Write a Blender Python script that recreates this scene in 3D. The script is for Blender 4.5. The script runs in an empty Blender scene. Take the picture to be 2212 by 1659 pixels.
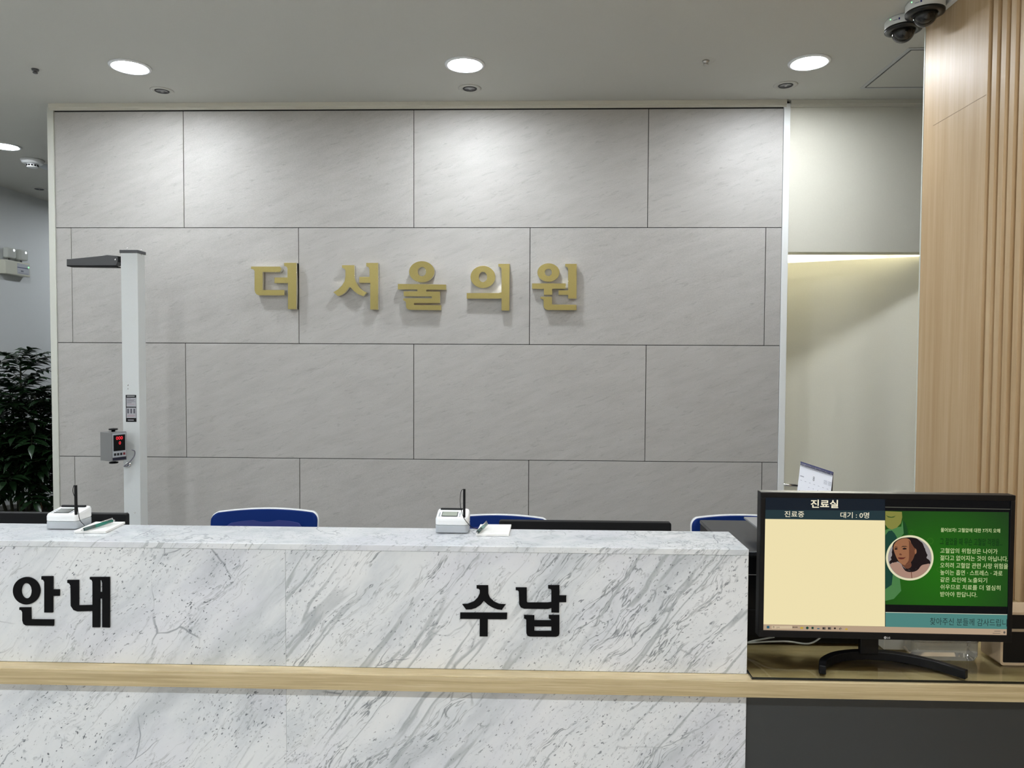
import bpy, bmesh, math, random
from mathutils import Vector, Matrix
random.seed(7)
SC = bpy.context.scene
COL = SC.collection
PI = math.pi

# ------------------------------------------------------------------ camera
F = 1600.0
CAM = Vector((0.622, -3.83, 1.5))
YAW, PITCH, ROLL = math.radians(1.66), math.radians(-1.96), math.radians(0.28)
fw = Vector((-math.sin(YAW)*math.cos(PITCH), math.cos(YAW)*math.cos(PITCH), math.sin(PITCH)))
rt0 = Vector((math.cos(YAW), math.sin(YAW), 0)); up0 = rt0.cross(fw)
rt = rt0*math.cos(ROLL) + up0*math.sin(ROLL); up = up0*math.cos(ROLL) - rt0*math.sin(ROLL)
cam = bpy.data.cameras.new('camera'); cam.sensor_width = 36; cam.lens = F*36/2212
cam.clip_start = 0.05; cam.clip_end = 60
co = bpy.data.objects.new('camera', cam); COL.objects.link(co)
m = Matrix((rt, up, -fw)).transposed().to_4x4(); m.translation = CAM
co.matrix_world = m
SC.camera = co
# ------------------------------------------------------------------ world, exposure, lamps
w = bpy.data.worlds.new('World'); SC.world = w; w.use_nodes = True
w.node_tree.nodes['Background'].inputs[0].default_value = (0.02, 0.02, 0.02, 1)
w.node_tree.nodes['Background'].inputs[1].default_value = 1.0
SC.view_settings.view_transform = 'Standard'; SC.view_settings.look = 'None'
SC.view_settings.exposure = 0.12; SC.view_settings.gamma = 1.0
SC.view_settings.use_curve_mapping = False
SC.cycles.blur_glossy = 0.1; SC.cycles.sample_clamp_indirect = 0.0
LIGHT_L = 200.0                 # radiance of the downlight lenses
LIGHT_COL = (0.93, 0.975, 1.02)
FRONT_L = 175.0
CEIL = 2.81
# x, y of the recessed downlights: row over the desk, corridor, lobby rows
DOWNLIGHTS = [(-1.207, -0.49), (0.308, -0.49), (1.826, -0.49), (-2.68, 0.74), (-2.72, -0.49), (-2.68, 2.75),  # last one here is unseen, added to brighten the corridor's left wall
              (-2.72, -2.2), (-1.207, -2.2), (0.308, -2.2), (1.826, -2.2)]
LOBBY = [(x, y) for y in (-4.6, -7.7) for x in (-2.72, -1.2, 0.31, 1.65)]
LOBBY_L = 520.0
BACKROOM_L = 110.0

# ------------------------------------------------------------------ helpers
def ray(px, py): return fw + rt*(px-1106)/F - up*(py-829.5)/F
def at(px, py, ax, v):
    """world point that pixel (px, py) shows on the plane axis=v"""
    d = ray(px, py); return CAM + d*((v-CAM['xyz'.index(ax)])/d['xyz'.index(ax)])
def at_plane(px, py, p, n):
    d = ray(px, py); return CAM + d*((Vector(p)-CAM).dot(n)/d.dot(n))

def srgb(r, g, b):
    f = lambda c: (c/255)/12.92 if c <= 10.3 else (((c/255)+0.055)/1.055)**2.4
    return (f(r), f(g), f(b), 1)

MATS = {}
def mat(name, col, rough=0.5, metal=0.0, emit=None, estr=1.0, spec=0.5, trans=0, coat=0):
    if name in MATS: return MATS[name]
    mt = bpy.data.materials.new(name); mt.use_nodes = True
    b = mt.node_tree.nodes['Principled BSDF']
    b.inputs['Base Color'].default_value = col if len(col) == 4 else (*col, 1)
    b.inputs['Roughness'].default_value = rough; b.inputs['Metallic'].default_value = metal
    b.inputs['Specular IOR Level'].default_value = spec
    b.inputs['Transmission Weight'].default_value = trans
    b.inputs['Coat Weight'].default_value = coat
    if emit is not None:
        b.inputs['Emission Color'].default_value = emit if len(emit) == 4 else (*emit, 1)
        b.inputs['Emission Strength'].default_value = estr
    MATS[name] = mt
    return mt

class NT:
    """small node-tree writer"""
    def __init__(s, name, rough=0.5):
        s.m = bpy.data.materials.new(name); s.m.use_nodes = True; s.t = s.m.node_tree
        s.b = s.t.nodes['Principled BSDF']; s.b.inputs['Roughness'].default_value = rough; MATS[name] = s.m
    def n(s, typ, ins=None, **kw):
        nd = s.t.nodes.new(typ)
        for k, v in kw.items(): setattr(nd, k, v)
        for k, v in (ins or {}).items():
            if isinstance(v, bpy.types.NodeSocket): s.t.links.new(v, nd.inputs[k])
            else: nd.inputs[k].default_value = v
        return nd
    def link(s, a, bn): s.t.links.new(a, s.b.inputs[bn])
    def math(s, op, a, b=0.0, c=0.0):
        return s.n('ShaderNodeMath', {0: a, 1: b, 2: c}, operation=op).outputs[0]
    def mix(s, fac, a, b, mode='MIX'):
        nd = s.n('ShaderNodeMix', {'Factor': fac}, data_type='RGBA', blend_type=mode)
        for i, v in ((6, a), (7, b)):
            if isinstance(v, bpy.types.NodeSocket): s.t.links.new(v, nd.inputs[i])
            else: nd.inputs[i].default_value = v if len(v) == 4 else (*v, 1)
        return nd.outputs[2]
    def ramp(s, fac, stops):
        nd = s.n('ShaderNodeValToRGB', {'Fac': fac}); e = nd.color_ramp.elements
        while len(e) < len(stops): e.new(0.5)
        for i, (p, c) in enumerate(stops):
            e[i].position = p; e[i].color = c if not isinstance(c, (int, float)) else (c, c, c, 1)
        return nd.outputs[0]
    def bump(s, h, dist=0.001, strength=0.4):
        nd = s.n('ShaderNodeBump', {'Height': h, 'Distance': dist, 'Strength': strength}); s.link(nd.outputs[0], 'Normal')

def coords(t, rot=(0, 0, 0), scale=(1, 1, 1), loc=(0, 0, 0), src='Object', attr=None):
    c = t.n('ShaderNodeTexCoord').outputs[src]
    if attr:
        a = t.n('ShaderNodeAttribute', attribute_name=attr)
        c = t.n('ShaderNodeVectorMath', {0: c, 1: a.outputs['Vector']}, operation='ADD').outputs[0]
    r = t.n('ShaderNodeMapping', {'Vector': c, 'Rotation': rot}).outputs[0]
    return t.n('ShaderNodeMapping', {'Vector': r, 'Scale': scale, 'Location': loc}).outputs[0]
def noise(t, vec, scale, detail=4, rough=0.55, dist=0.0):
    return t.n('ShaderNodeTexNoise', {'Vector': vec, 'Scale': scale, 'Detail': detail, 'Roughness': rough, 'Distortion': dist}).outputs[0]

def make_tile():
    t = NT('wall_tile', 0.36)
    v = coords(t, rot=(0, math.radians(20), 0), scale=(2.4, 9, 11), attr='tile_offset')
    a = noise(t, v, 2.0, 8, 0.62, 0.5)
    b = noise(t, v, 7.0, 6, 0.65, 0.8)
    g = noise(t, coords(t, attr='tile_offset'), 260, 2)
    c1 = t.ramp(a, [(0.30, (0.395, 0.382, 0.362, 1)), (0.52, (0.438, 0.426, 0.406, 1)), (0.75, (0.475, 0.465, 0.447, 1))])
    c2 = t.mix(t.ramp(b, [(0.30, 0.7), (0.43, 0.0)]), c1, (0.30, 0.288, 0.268))
    c2 = t.mix(t.ramp(b, [(0.62, 0.0), (0.78, 0.5)]), c2, (0.54, 0.53, 0.512))
    c3 = t.mix(0.22, c2, t.ramp(g, [(0.3, (0.33, 0.32, 0.302, 1)), (0.7, (0.55, 0.54, 0.52, 1))]))
    t.link(c3, 'Base Color')
    h = t.math('ADD', t.math('MULTIPLY', b, 1.0), t.math('MULTIPLY', g, 0.25))
    t.bump(h, 0.0012, 0.5)
    t.link(t.ramp(b, [(0.3, 0.54), (0.7, 0.46)]), 'Roughness'); t.b.inputs['Specular IOR Level'].default_value = 0.25
def make_marble(name, streak, speck, shift):
    t = NT(name, 0.12)
    base = coords(t, loc=shift)
    # the grain climbs to the right at about 50 degrees
    w1 = t.n('ShaderNodeTexNoise', {'Vector': base, 'Scale': 6.0, 'Detail': 3}).outputs[1]
    wv = t.n('ShaderNodeVectorMath', {0: w1, 1: (0.07, 0.07, 0.07)}, operation='MULTIPLY').outputs[0]
    bw = t.n('ShaderNodeVectorMath', {0: base, 1: wv}, operation='ADD').outputs[0]
    M = lambda v, sc: t.n('ShaderNodeMapping', {'Vector': v, 'Scale': sc}).outputs[0]
    rot = t.n('ShaderNodeMapping', {'Vector': bw, 'Rotation': (0, math.radians(47), 0)}).outputs[0]
    rot0 = t.n('ShaderNodeMapping', {'Vector': base, 'Rotation': (0, math.radians(47), 0)}).outputs[0]
    cloud = noise(t, M(rot, (0.8, 3.0, 3.4)), 3.0, 8, 0.62)
    hue = noise(t, M(rot, (1, 2, 2)), 2.3, 3)
    col = t.ramp(cloud, [(0.27, (0.44, 0.47, 0.495, 1)), (0.43, (0.58, 0.61, 0.635, 1)), (0.52, (0.66, 0.685, 0.70, 1)), (0.72, (0.73, 0.745, 0.75, 1))])
    col = t.mix(t.ramp(hue, [(0.5, 0.0), (0.65, 0.5)]), col, (0.63, 0.64, 0.70))
    fm = noise(t, M(rot0, (0.8, 1.3, 1.5)), 4.0, 5, 0.65)
    big = noise(t, base, 1.7, 3)
    # thin broken streaks along the grain
    s = noise(t, M(rot, (0.5, 4.0, 5.0)), 5.0, 4, 0.6)
    ridge = t.math('ABSOLUTE', t.math('SUBTRACT', s, 0.5))
    k = t.math('MULTIPLY', t.ramp(ridge, [(0.0, 1.0), (0.008, 0.5), (0.018, 0.0)]), t.ramp(noise(t, M(rot0, (0.6, 1.6, 1.8)), 6.5, 4), [(0.46, 0.0), (0.60, 1.0)]))
    col = t.mix(t.math('MULTIPLY', k, streak), col, (0.20, 0.215, 0.23))
    # a few wide soft grey bands
    rotl = t.n('ShaderNodeMapping', {'Vector': t.mix(0.35, base, bw), 'Rotation': (0, math.radians(52), 0)}).outputs[0]
    bd = noise(t, M(rotl, (0.22, 3.0, 3.4)), 2.6, 3, 0.5)
    kb = t.math('MULTIPLY', t.ramp(t.math('ABSOLUTE', t.math('SUBTRACT', bd, 0.5)), [(0.0, 1.0), (0.007, 0.75), (0.013, 0.0)]), t.ramp(big, [(0.46, 0.0), (0.56, 0.9)]))
    col = t.mix(t.math('MULTIPLY', kb, streak), col, (0.36, 0.385, 0.40))
    # sparse hair cracks that wander
    vor = t.n('ShaderNodeTexVoronoi', {'Vector': M(rot, (1.0, 1.8, 2.0)), 'Scale': 3.6}, feature='DISTANCE_TO_EDGE').outputs['Distance']
    k2 = t.math('MULTIPLY', t.ramp(vor, [(0.0, 1.0), (0.005, 0.8), (0.010, 0.0)]), t.ramp(noise(t, base, 5.0, 3), [(0.53, 0.0), (0.62, 0.85)]))
    col = t.mix(t.math('MULTIPLY', k2, 0.9), col, (0.20, 0.215, 0.24))
    # dark flecks, longer along the grain, two sizes, gathered in drifts
    fl = noise(t, M(rot, (0.42, 1.0, 1.0)), 215, 1.5, 0.5)
    k3 = t.math('MULTIPLY', t.ramp(fl, [(0.66, 0.0), (0.70, 1.0)]), t.ramp(fm, [(0.36, 0.1), (0.52, 1.0)]))
    col = t.mix(t.math('MULTIPLY', k3, speck), col, (0.15, 0.16, 0.18))
    fl2 = noise(t, M(rot, (0.45, 1.0, 1.0)), 140, 3.5, 0.6)
    k4 = t.math('MULTIPLY', t.ramp(fl2, [(0.575, 0.0), (0.67, 0.8)]), t.ramp(fm, [(0.42, 0.0), (0.58, 0.85)]))
    col = t.mix(t.math('MULTIPLY', k4, speck), col, (0.27, 0.29, 0.32))
    t.link(col, 'Base Color')
def make_wood(name, cols, grain=(1, 1, 1), rough=0.42, fine=1.0, bump=0.15):
    """grain: scale per axis; small along the grain"""
    t = NT(name, rough)
    v = coords(t, scale=grain)
    a = noise(t, v, 1.0, 6, 0.6, 0.3)
    b = noise(t, v, 5.0, 5, 0.6, 0.2)
    c = t.ramp(a, [(0.3, cols[0]), (0.55, cols[1]), (0.75, cols[2])])
    c = t.mix(t.ramp(b, [(0.35, 0.45*fine), (0.52, 0.0)]), c, cols[0])
    c = t.mix(t.ramp(b, [(0.55, 0.0), (0.75, 0.4*fine)]), c, cols[2])
    t.link(c, 'Base Color'); t.bump(b, 0.0006, bump)
def make_paint(name, col, rough=0.6, sc=180):
    t = NT(name, rough)
    g = noise(t, coords(t), sc, 2)
    c = t.ramp(g, [(0.3, tuple(x*0.97 for x in col)+(1,)), (0.7, tuple(col)+(1,))])
    t.link(c, 'Base Color'); t.bump(g, 0.0004, 0.15)

make_tile()
make_marble('marble_left', 0.5, 1.0, (3.1, 0, 1.7))
make_marble('marble_right', 1.0, 0.8, (9.4, 0, 5.3))
make_marble('marble_top', 0.8, 0.5, (14.2, 0, 2.2))
make_wood('oak_ledge', [(0.35, 0.27, 0.14, 1), (0.51, 0.41, 0.235, 1), (0.60, 0.51, 0.33, 1)], (2.2, 14, 130), 0.32, 1.1)
make_wood('oak_wall', [(0.44, 0.295, 0.15, 1), (0.52, 0.37, 0.21, 1), (0.58, 0.435, 0.265, 1)], (28, 28, 0.9), 0.5, 0.8)
make_wood('oak_desk', [(0.24, 0.185, 0.10, 1), (0.37, 0.30, 0.175, 1), (0.45, 0.375, 0.235, 1)], (2.0, 14, 20), 0.45, 1.0)
make_paint('ceiling_paint', (0.54, 0.535, 0.49), 0.8)
make_paint('cream_paint', (0.64, 0.625, 0.54), 0.7)
make_paint('grey_wall_paint', (0.70, 0.725, 0.73), 0.6)
make_paint('door_paint', (0.84, 0.815, 0.70), 0.5)
make_paint('lobby_paint', (0.62, 0.62, 0.60), 0.7)
make_paint('floor_stone', (0.42, 0.41, 0.385), 0.35, 20)
make_paint('powder_white', (0.70, 0.73, 0.73), 0.42, 300)

# --- mesh writer
def V3(*a): return Vector(a)
def add_box(bm, lo, hi, mi=0, M=None):
    x0, y0, z0 = lo; x1, y1, z1 = hi
    vs = [bm.verts.new((M @ Vector(p)) if M else p) for p in
          [(x0, y0, z0), (x1, y0, z0), (x1, y1, z0), (x0, y1, z0), (x0, y0, z1), (x1, y0, z1), (x1, y1, z1), (x0, y1, z1)]]
    fs = []
    for q in ((0, 3, 2, 1), (4, 5, 6, 7), (0, 1, 5, 4), (1, 2, 6, 5), (2, 3, 7, 6), (3, 0, 4, 7)):
        f = bm.faces.new([vs[i] for i in q]); f.material_index = mi; fs.append(f)
    return fs
def add_prism(bm, pts, axis, a, b, mi=0, M=None):
    """extrude a 2-D outline (in the other two axes) between a and b along axis"""
    def mk(p, v):
        q = {'x': (v, p[0], p[1]), 'y': (p[0], v, p[1]), 'z': (p[0], p[1], v)}[axis]
        return bm.verts.new((M @ Vector(q)) if M else q)
    A = [mk(p, a) for p in pts]; B = [mk(p, b) for p in pts]
    n = len(pts); fs = [bm.faces.new(A[::-1]), bm.faces.new(B)]
    for i in range(n): fs.append(bm.faces.new((A[i], A[(i+1) % n], B[(i+1) % n], B[i])))
    for f in fs: f.material_index = mi
    return fs
def add_lathe(bm, prof, seg=32, M=None, mi=0, closed=False):
    rings = []
    for r, z in prof:
        ring = []
        if r < 1e-6:
            v = bm.verts.new((M @ Vector((0, 0, z))) if M else (0, 0, z)); ring = [v]*seg
        else:
            for i in range(seg):
                a = 2*PI*i/seg; p = Vector((r*math.cos(a), r*math.sin(a), z))
                ring.append(bm.verts.new((M @ p) if M else p))
        rings.append(ring)
    for k in range(len(rings)-1):
        for i in range(seg):
            q = [rings[k][i], rings[k][(i+1) % seg], rings[k+1][(i+1) % seg], rings[k+1][i]]
            u = []
            for v in q:
                if v not in u: u.append(v)
            if len(u) > 2:
                f = bm.faces.new(u); f.material_index = mi; f.smooth = True
def add_tube(bm, pts, r, seg=8, mi=0, cap=True):
    pts = [Vector(p) for p in pts]; rr = r if isinstance(r, (list, tuple)) else [r]*len(pts)
    rings = []; prev = None
    for i, p in enumerate(pts):
        d = (pts[min(i+1, len(pts)-1)] - pts[max(i-1, 0)]).normalized()
        if prev is None:
            n = d.orthogonal().normalized()
        else:
            n = (prev - d*prev.dot(d)).normalized()
        prev = n; b = d.cross(n)
        rings.append([bm.verts.new(p + (n*math.cos(2*PI*k/seg) + b*math.sin(2*PI*k/seg))*rr[i]) for k in range(seg)])
    for i in range(len(rings)-1):
        for k in range(seg):
            f = bm.faces.new((rings[i][k], rings[i][(k+1) % seg], rings[i+1][(k+1) % seg], rings[i+1][k])); f.smooth = True; f.material_index = mi
    if cap:
        bm.faces.new(rings[0][::-1]).material_index = mi; bm.faces.new(rings[-1]).material_index = mi
def spline(pts, n=8):
    P = [Vector(p) for p in pts]; out = []
    for i in range(len(P)-1):
        p0 = P[max(i-1, 0)]; p1 = P[i]; p2 = P[i+1]; p3 = P[min(i+2, len(P)-1)]
        for k in range(n):
            t = k/n
            out.append(0.5*((2*p1) + (-p0+p2)*t + (2*p0-5*p1+4*p2-p3)*t*t + (-p0+3*p1-3*p2+p3)*t**3))
    out.append(P[-1]); return out
def rrect(x0, z0, x1, z1, r, n=5):
    out = []
    for cx, cz, a0 in ((x1-r, z1-r, 0), (x0+r, z1-r, 90), (x0+r, z0+r, 180), (x1-r, z0+r, 270)):
        for k in range(n+1):
            a = math.radians(a0 + 90*k/n); out.append((cx+r*math.cos(a), cz+r*math.sin(a)))
    return out
def finish(name, bm, mats, parent=None, bev=0, seg=2, smooth=False, world=None):
    if len(bm.faces) > 1: bmesh.ops.recalc_face_normals(bm, faces=bm.faces)
    me = bpy.data.meshes.new(name); bm.to_mesh(me); bm.free()
    for k in (mats if isinstance(mats, (list, tuple)) else [mats]): me.materials.append(MATS[k] if isinstance(k, str) else k)
    o = bpy.data.objects.new(name, me); COL.objects.link(o)
    if parent is not None:
        o.parent = parent
        if world is not None: o.matrix_parent_inverse = Matrix(); o.matrix_local = world
    if bev:
        md = o.modifiers.new('bevel', 'BEVEL'); md.width = bev; md.segments = seg; md.limit_method = 'ANGLE'; md.angle_limit = math.radians(40)
    if smooth:
        for p in me.polygons: p.use_smooth = True
    return o
def empty(name, loc, rz=0.0):
    o = bpy.data.objects.new(name, None); COL.objects.link(o); o.location = loc; o.rotation_euler = (0, 0, rz); o.empty_display_size = 0.05
    return o
def tag(o, label, cat, group=None):
    o['label'] = label; o['category'] = cat
    if group: o['group'] = group
    return o
def struct(o): o['kind'] = 'structure'; return o
def box(name, lo, hi, m, parent=None, bev=0, seg=2):
    """box given in world space; the child is placed relative to its parent"""
    off = parent_origin(parent)
    bm = bmesh.new(); add_box(bm, Vector(lo)-off, Vector(hi)-off)
    return finish(name, bm, m, parent, bev, seg)
def parent_origin(p):
    v = Vector((0, 0, 0))
    while p is not None: v = v + p.location; p = p.parent
    return v
def mesh(name, build, m, parent=None, bev=0, seg=2, smooth=False, world=True):
    """build(bm) in world coordinates, stored relative to the parent's origin"""
    bm = bmesh.new(); build(bm)
    if world:
        off = parent_origin(parent); bmesh.ops.translate(bm, vec=-off, verts=bm.verts)
    return finish(name, bm, m, parent, bev, seg, smooth)

def curve_mesh(loops, depth, bevel=0.0):
    """filled outline with holes, in local XY, front face at z=0, thickness going to -z"""
    cu = bpy.data.curves.new('tmp', 'CURVE'); cu.dimensions = '2D'; cu.fill_mode = 'BOTH'
    cu.extrude = max(depth/2-bevel, 0); cu.bevel_depth = bevel; cu.bevel_resolution = 1; cu.offset = -bevel
    for lp in loops:
        s = cu.splines.new('POLY'); s.points.add(len(lp)-1)
        for i, p in enumerate(lp): s.points[i].co = (p[0], p[1], 0, 1)
        s.use_cyclic_u = True
    o = bpy.data.objects.new('tmp', cu); COL.objects.link(o); bpy.context.view_layer.update()
    me = bpy.data.meshes.new_from_object(o.evaluated_get(bpy.context.evaluated_depsgraph_get()))
    bpy.data.objects.remove(o); bpy.data.curves.remove(cu)
    me.transform(Matrix.Translation((0, 0, -depth/2)))
    return me
def text_mesh(txt, size, bold=0.0, squeeze=1.0, align='LEFT'):
    cu = bpy.data.curves.new('tmp', 'FONT'); cu.body = txt; cu.size = size; cu.offset = bold; cu.align_x = align
    cu.resolution_u = 3; cu.space_character = 1.0
    o = bpy.data.objects.new('tmp', cu); COL.objects.link(o); bpy.context.view_layer.update()
    me = bpy.data.meshes.new_from_object(o.evaluated_get(bpy.context.evaluated_depsgraph_get()))
    bpy.data.objects.remove(o); bpy.data.curves.remove(cu)
    me.transform(Matrix.Diagonal((squeeze, 1, 1, 1)))
    return me
def fit_text(txt, x0, x1, y0, y1, bold=0.0):
    """text scaled so that its ink fills the rectangle"""
    me = text_mesh(txt, 1.0, bold)
    xs = [v.co.x for v in me.vertices]; ys = [v.co.y for v in me.vertices]
    a, b, c, d = min(xs), max(xs), min(ys), max(ys)
    me.transform(Matrix.Translation((x0, y0, 0)) @ Matrix.Diagonal(((x1-x0)/(b-a), (y1-y0)/(d-c), 1, 1)) @ Matrix.Translation((-a, -c, 0)))
    return me
FACE = Matrix(((1, 0, 0, 0), (0, 0, -1, 0), (0, 1, 0, 0), (0, 0, 0, 1)))   # local XY -> world XZ, +z towards -y (the viewer's side)
def link_mesh(name, me, m, parent, M):
    me.materials.clear(); me.materials.append(MATS[m] if isinstance(m, str) else m)
    me.name = name; o = bpy.data.objects.new(name, me); COL.objects.link(o)
    if parent: o.parent = parent
    me.transform(M)
    return o

# ------------------------------------------------------------------ shared materials
mat('grout', (0.012, 0.012, 0.012), 0.9)
mat('black_satin', (0.0022, 0.0024, 0.0032), 0.42, spec=0.25)
mat('black_matte', (0.0035, 0.0036, 0.0042), 0.6, spec=0.25)
mat('black_letter', (0.0022, 0.0022, 0.003), 0.55, spec=0.12)
mat('white_plastic', (0.80, 0.82, 0.83), 0.35)
mat('light_grey_plastic', (0.40, 0.43, 0.46), 0.45)
mat('dark_grey_plastic', (0.075, 0.077, 0.082), 0.5)
mat('mid_grey_plastic', (0.20, 0.20, 0.20), 0.5)
mat('chrome', (0.75, 0.75, 0.76), 0.12, 1.0)
mat('brushed_steel', (0.55, 0.54, 0.52), 0.3, 1.0)
mat('charcoal_panel', srgb(50, 53, 54), 0.42)
mat('cream_trim', (0.60, 0.61, 0.55), 0.45)
mat('white_trim', (0.78, 0.80, 0.79), 0.45)
mat('lens', (1, 1, 1), 0.5, emit=LIGHT_COL, estr=LIGHT_L)
mat('lens_front', (1, 1, 1), 0.5, emit=LIGHT_COL, estr=FRONT_L)
mat('lens_lobby', (1, 1, 1), 0.5, emit=LIGHT_COL, estr=LOBBY_L)
mat('paper', (0.82, 0.82, 0.80), 0.7)
mat('blue_plastic', srgb(6, 40, 106), 0.5, spec=0.12)
mat('blue_light', srgb(40, 50, 112), 0.5, spec=0.2)
gm = NT('gold', 0.3)
gm.b.inputs['Metallic'].default_value = 1.0
gm.link(gm.ramp(noise(gm, coords(gm), 500, 2), [(0.3, (0.30, 0.245, 0.092, 1)), (0.7, (0.335, 0.275, 0.108, 1))]), 'Base Color')
mat('gold_side', (0.92, 0.88, 0.74), 0.1, 1.0)

# ==================================================================== SETTING
X_R = 2.138            # face of the oak side wall
X_L = -3.495           # face of the corridor's left wall
HEAD = 2.05            # underside of the door header
# tile wall: one partition with its tiles
def tile_wall(bm):
    add_box(bm, (-1.904, 0.006, 0), (1.906, 0.20, CEIL), 1)
tb = bmesh.new(); add_box(tb, (-1.903, 0.006, 0.0), (1.905, 0.20, CEIL), 1)
lay = tb.faces.layers.float_vector.new('tile_offset')
g = 0.0017
rows = [(1.573+0.6*k, 1.573+0.6*(k+1)) for k in range(-3, 2)]
for r, (z0, z1) in enumerate(rows):
    z0 = max(z0, 0.0); z1 = min(z1, 2.792)
    ph = 0.0 if (r % 2 == 0) else 0.6
    xs = [-1.882] + [x for x in [ph-2.4+1.2*k for k in range(5)] if -1.87 < x < 1.87] + [1.880]
    for a, b in zip(xs[:-1], xs[1:]):
        off = Vector((random.uniform(-20, 20), random.uniform(-20, 20), random.uniform(-20, 20)))
        for f in add_box(tb, (a+g, 0.0, z0+g), (b-g, 0.012, z1-g), 0): f[lay] = off
o = struct(finish('wall_back', tb, ['wall_tile', 'grout'], bev=0.0006, seg=1))
# frame of the partition
struct(box('trim_1', (-1.915, -0.006, 0), (-1.882, 0.205, 2.795), 'cream_trim', bev=0.002))
struct(box('trim_2', (1.880, -0.006, 0), (1.912, 0.205, 2.795), 'white_trim', bev=0.002))
def crown(bm, x0, x1, y=0.0):
    add_prism(bm, [(y-0.001, 2.777), (y-0.010, 2.777), (y-0.010, 2.787), (y-0.018, 2.790), (y-0.018, 2.8095), (y-0.001, 2.8095)], 'x', x0, x1)
struct(mesh('trim_3', lambda bm: crown(bm, -1.90, 1.89), 'cream_paint'))
struct(mesh('trim_4', lambda bm: crown(bm, 1.913, 3.6, 0.004), 'cream_paint'))
# wall with the doorway, flush behind the trim
DR = 2.68
struct(box('wall_doorway', (1.912, 0.004, HEAD), (3.6, 0.104, CEIL), 'cream_paint'))
struct(box('wall_doorway_side', (DR, 0.004, 0), (3.6, 0.104, HEAD), 'cream_paint'))
struct(box('floor', (-3.7, -10.5, -0.1), (3.7, 4.2, 0), 'floor_stone'))
struct(box('ceiling', (-3.7, -10.5, CEIL), (3.7, 4.2, CEIL+0.1), 'ceiling_paint'))
struct(box('wall_left', (X_L-0.15, -10.5, 0), (X_L, 4.2, CEIL), 'grey_wall_paint'))
struct(box('wall_far', (X_L, 4.0, 0), (3.7, 4.15, CEIL), 'grey_wall_paint'))
struct(box('wall_behind_camera', (X_L, -10.6, 0), (3.7, -10.45, CEIL), 'lobby_paint'))
struct(box('wall_alcove', (3.6, -1.2, 0), (3.75, 4.2, CEIL), 'cream_paint'))
struct(box('baseboard_left', (X_L, -10.4, 0), (X_L+0.012, 3.98, 0.10), 'cream_trim', bev=0.003))
# room behind the door, with its own lower ceiling
struct(box('wall_room_left', (1.80, 0.20, 0), (1.90, 2.6, CEIL), 'cream_paint'))
struct(box('wall_room_back', (1.90, 2.5, 0), (3.6, 2.6, CEIL), 'cream_paint'))
struct(box('ceiling_room', (1.90, 0.11, 2.52), (3.59, 2.5, 2.56), 'cream_paint'))
# oak side wall with flutes cut into it
def oak_wall(bm):
    y_corner = -0.856
    pts = [(X_R+0.16, y_corner), (X_R, y_corner)]
    y = -1.268
    while y > -3.4:
        pts += [(X_R, y), (X_R+0.013, y-0.001), (X_R+0.013, y-0.0215), (X_R, y-0.023)]
        y -= 0.0475
    pts += [(X_R, -10.44), (X_R+0.16, -10.44)]
    add_prism(bm, pts, 'z', 0, CEIL)
    # (the horizontal seam, 1 mm wide)
struct(mesh('wall_right', oak_wall, 'oak_wall'))
mat('seam', srgb(150, 128, 95), 0.6)
sz = at(2085, 231, 'x', X_R).z
struct(box('trim_5', (X_R-0.0006, -1.262, sz-0.0008), (X_R+0.001, -0.93, sz+0.0008), 'seam'))
struct(box('trim_6', (X_R-0.022, -10.4, 2.793), (X_R-0.0005, -0.860, CEIL-0.0005), 'white_trim', bev=0.003))
struct(box('trim_7', (X_R-0.0015, -0.862, 0), (X_R+0.020, -0.8545, 2.792), 'cream_trim', bev=0.001))

# ==================================================================== DOOR
hinge = Vector((2.668, 0.118, 0)); free = Vector((1.93, 0.456, 0))
dd = (free-hinge); L = dd.length; ang = math.atan2(dd.y, dd.x)
door = empty('door_1', hinge, ang); struct(door)
# local x runs from hinge to the free edge; the lobby side of the door is local +y (since x points left)
bm = bmesh.new(); add_box(bm, (0, -0.04, 0.008), (L, 0, HEAD-0.004)); finish('door_leaf', bm, 'door_paint', door, 0.002)
lz = 0.80; hx = L-0.085
bm = bmesh.new(); add_lathe(bm, [(0, 0), (0.027, 0), (0.027, 0.006), (0.024, 0.009), (0.011, 0.010), (0.011, 0.045), (0, 0.045)], 28,
    Matrix.Translation((hx, 0, lz)) @ Matrix.Rotation(-PI/2, 4, 'X'))
hd = finish('door_handle', bm, 'brushed_steel', door)
bm = bmesh.new(); add_tube(bm, [(hx, 0.045, lz), (hx-0.02, 0.05, lz), (hx-0.15, 0.05, lz)], 0.0095, 12); finish('lever', bm, 'chrome', hd)
# lamp of the room behind, which shows only by its light
t = empty('ceiling_light', (2.7, 1.5, 2.52))
mat('lens_warm', (1, 1, 1), 0.5, emit=(1.0, 0.97, 0.84), estr=BACKROOM_L)
mesh('lamp_housing', lambda bm: add_box(bm, (2.35, 1.2, 2.49), (3.05, 1.8, 2.52)), 'white_plastic', t, 0.004)
mesh('diffuser', lambda bm: add_box(bm, (2.37, 1.22, 2.482), (3.03, 1.78, 2.4895)), 'lens_warm', t)
tag(t, 'square ceiling light in the room behind the cream door', 'light')

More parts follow.
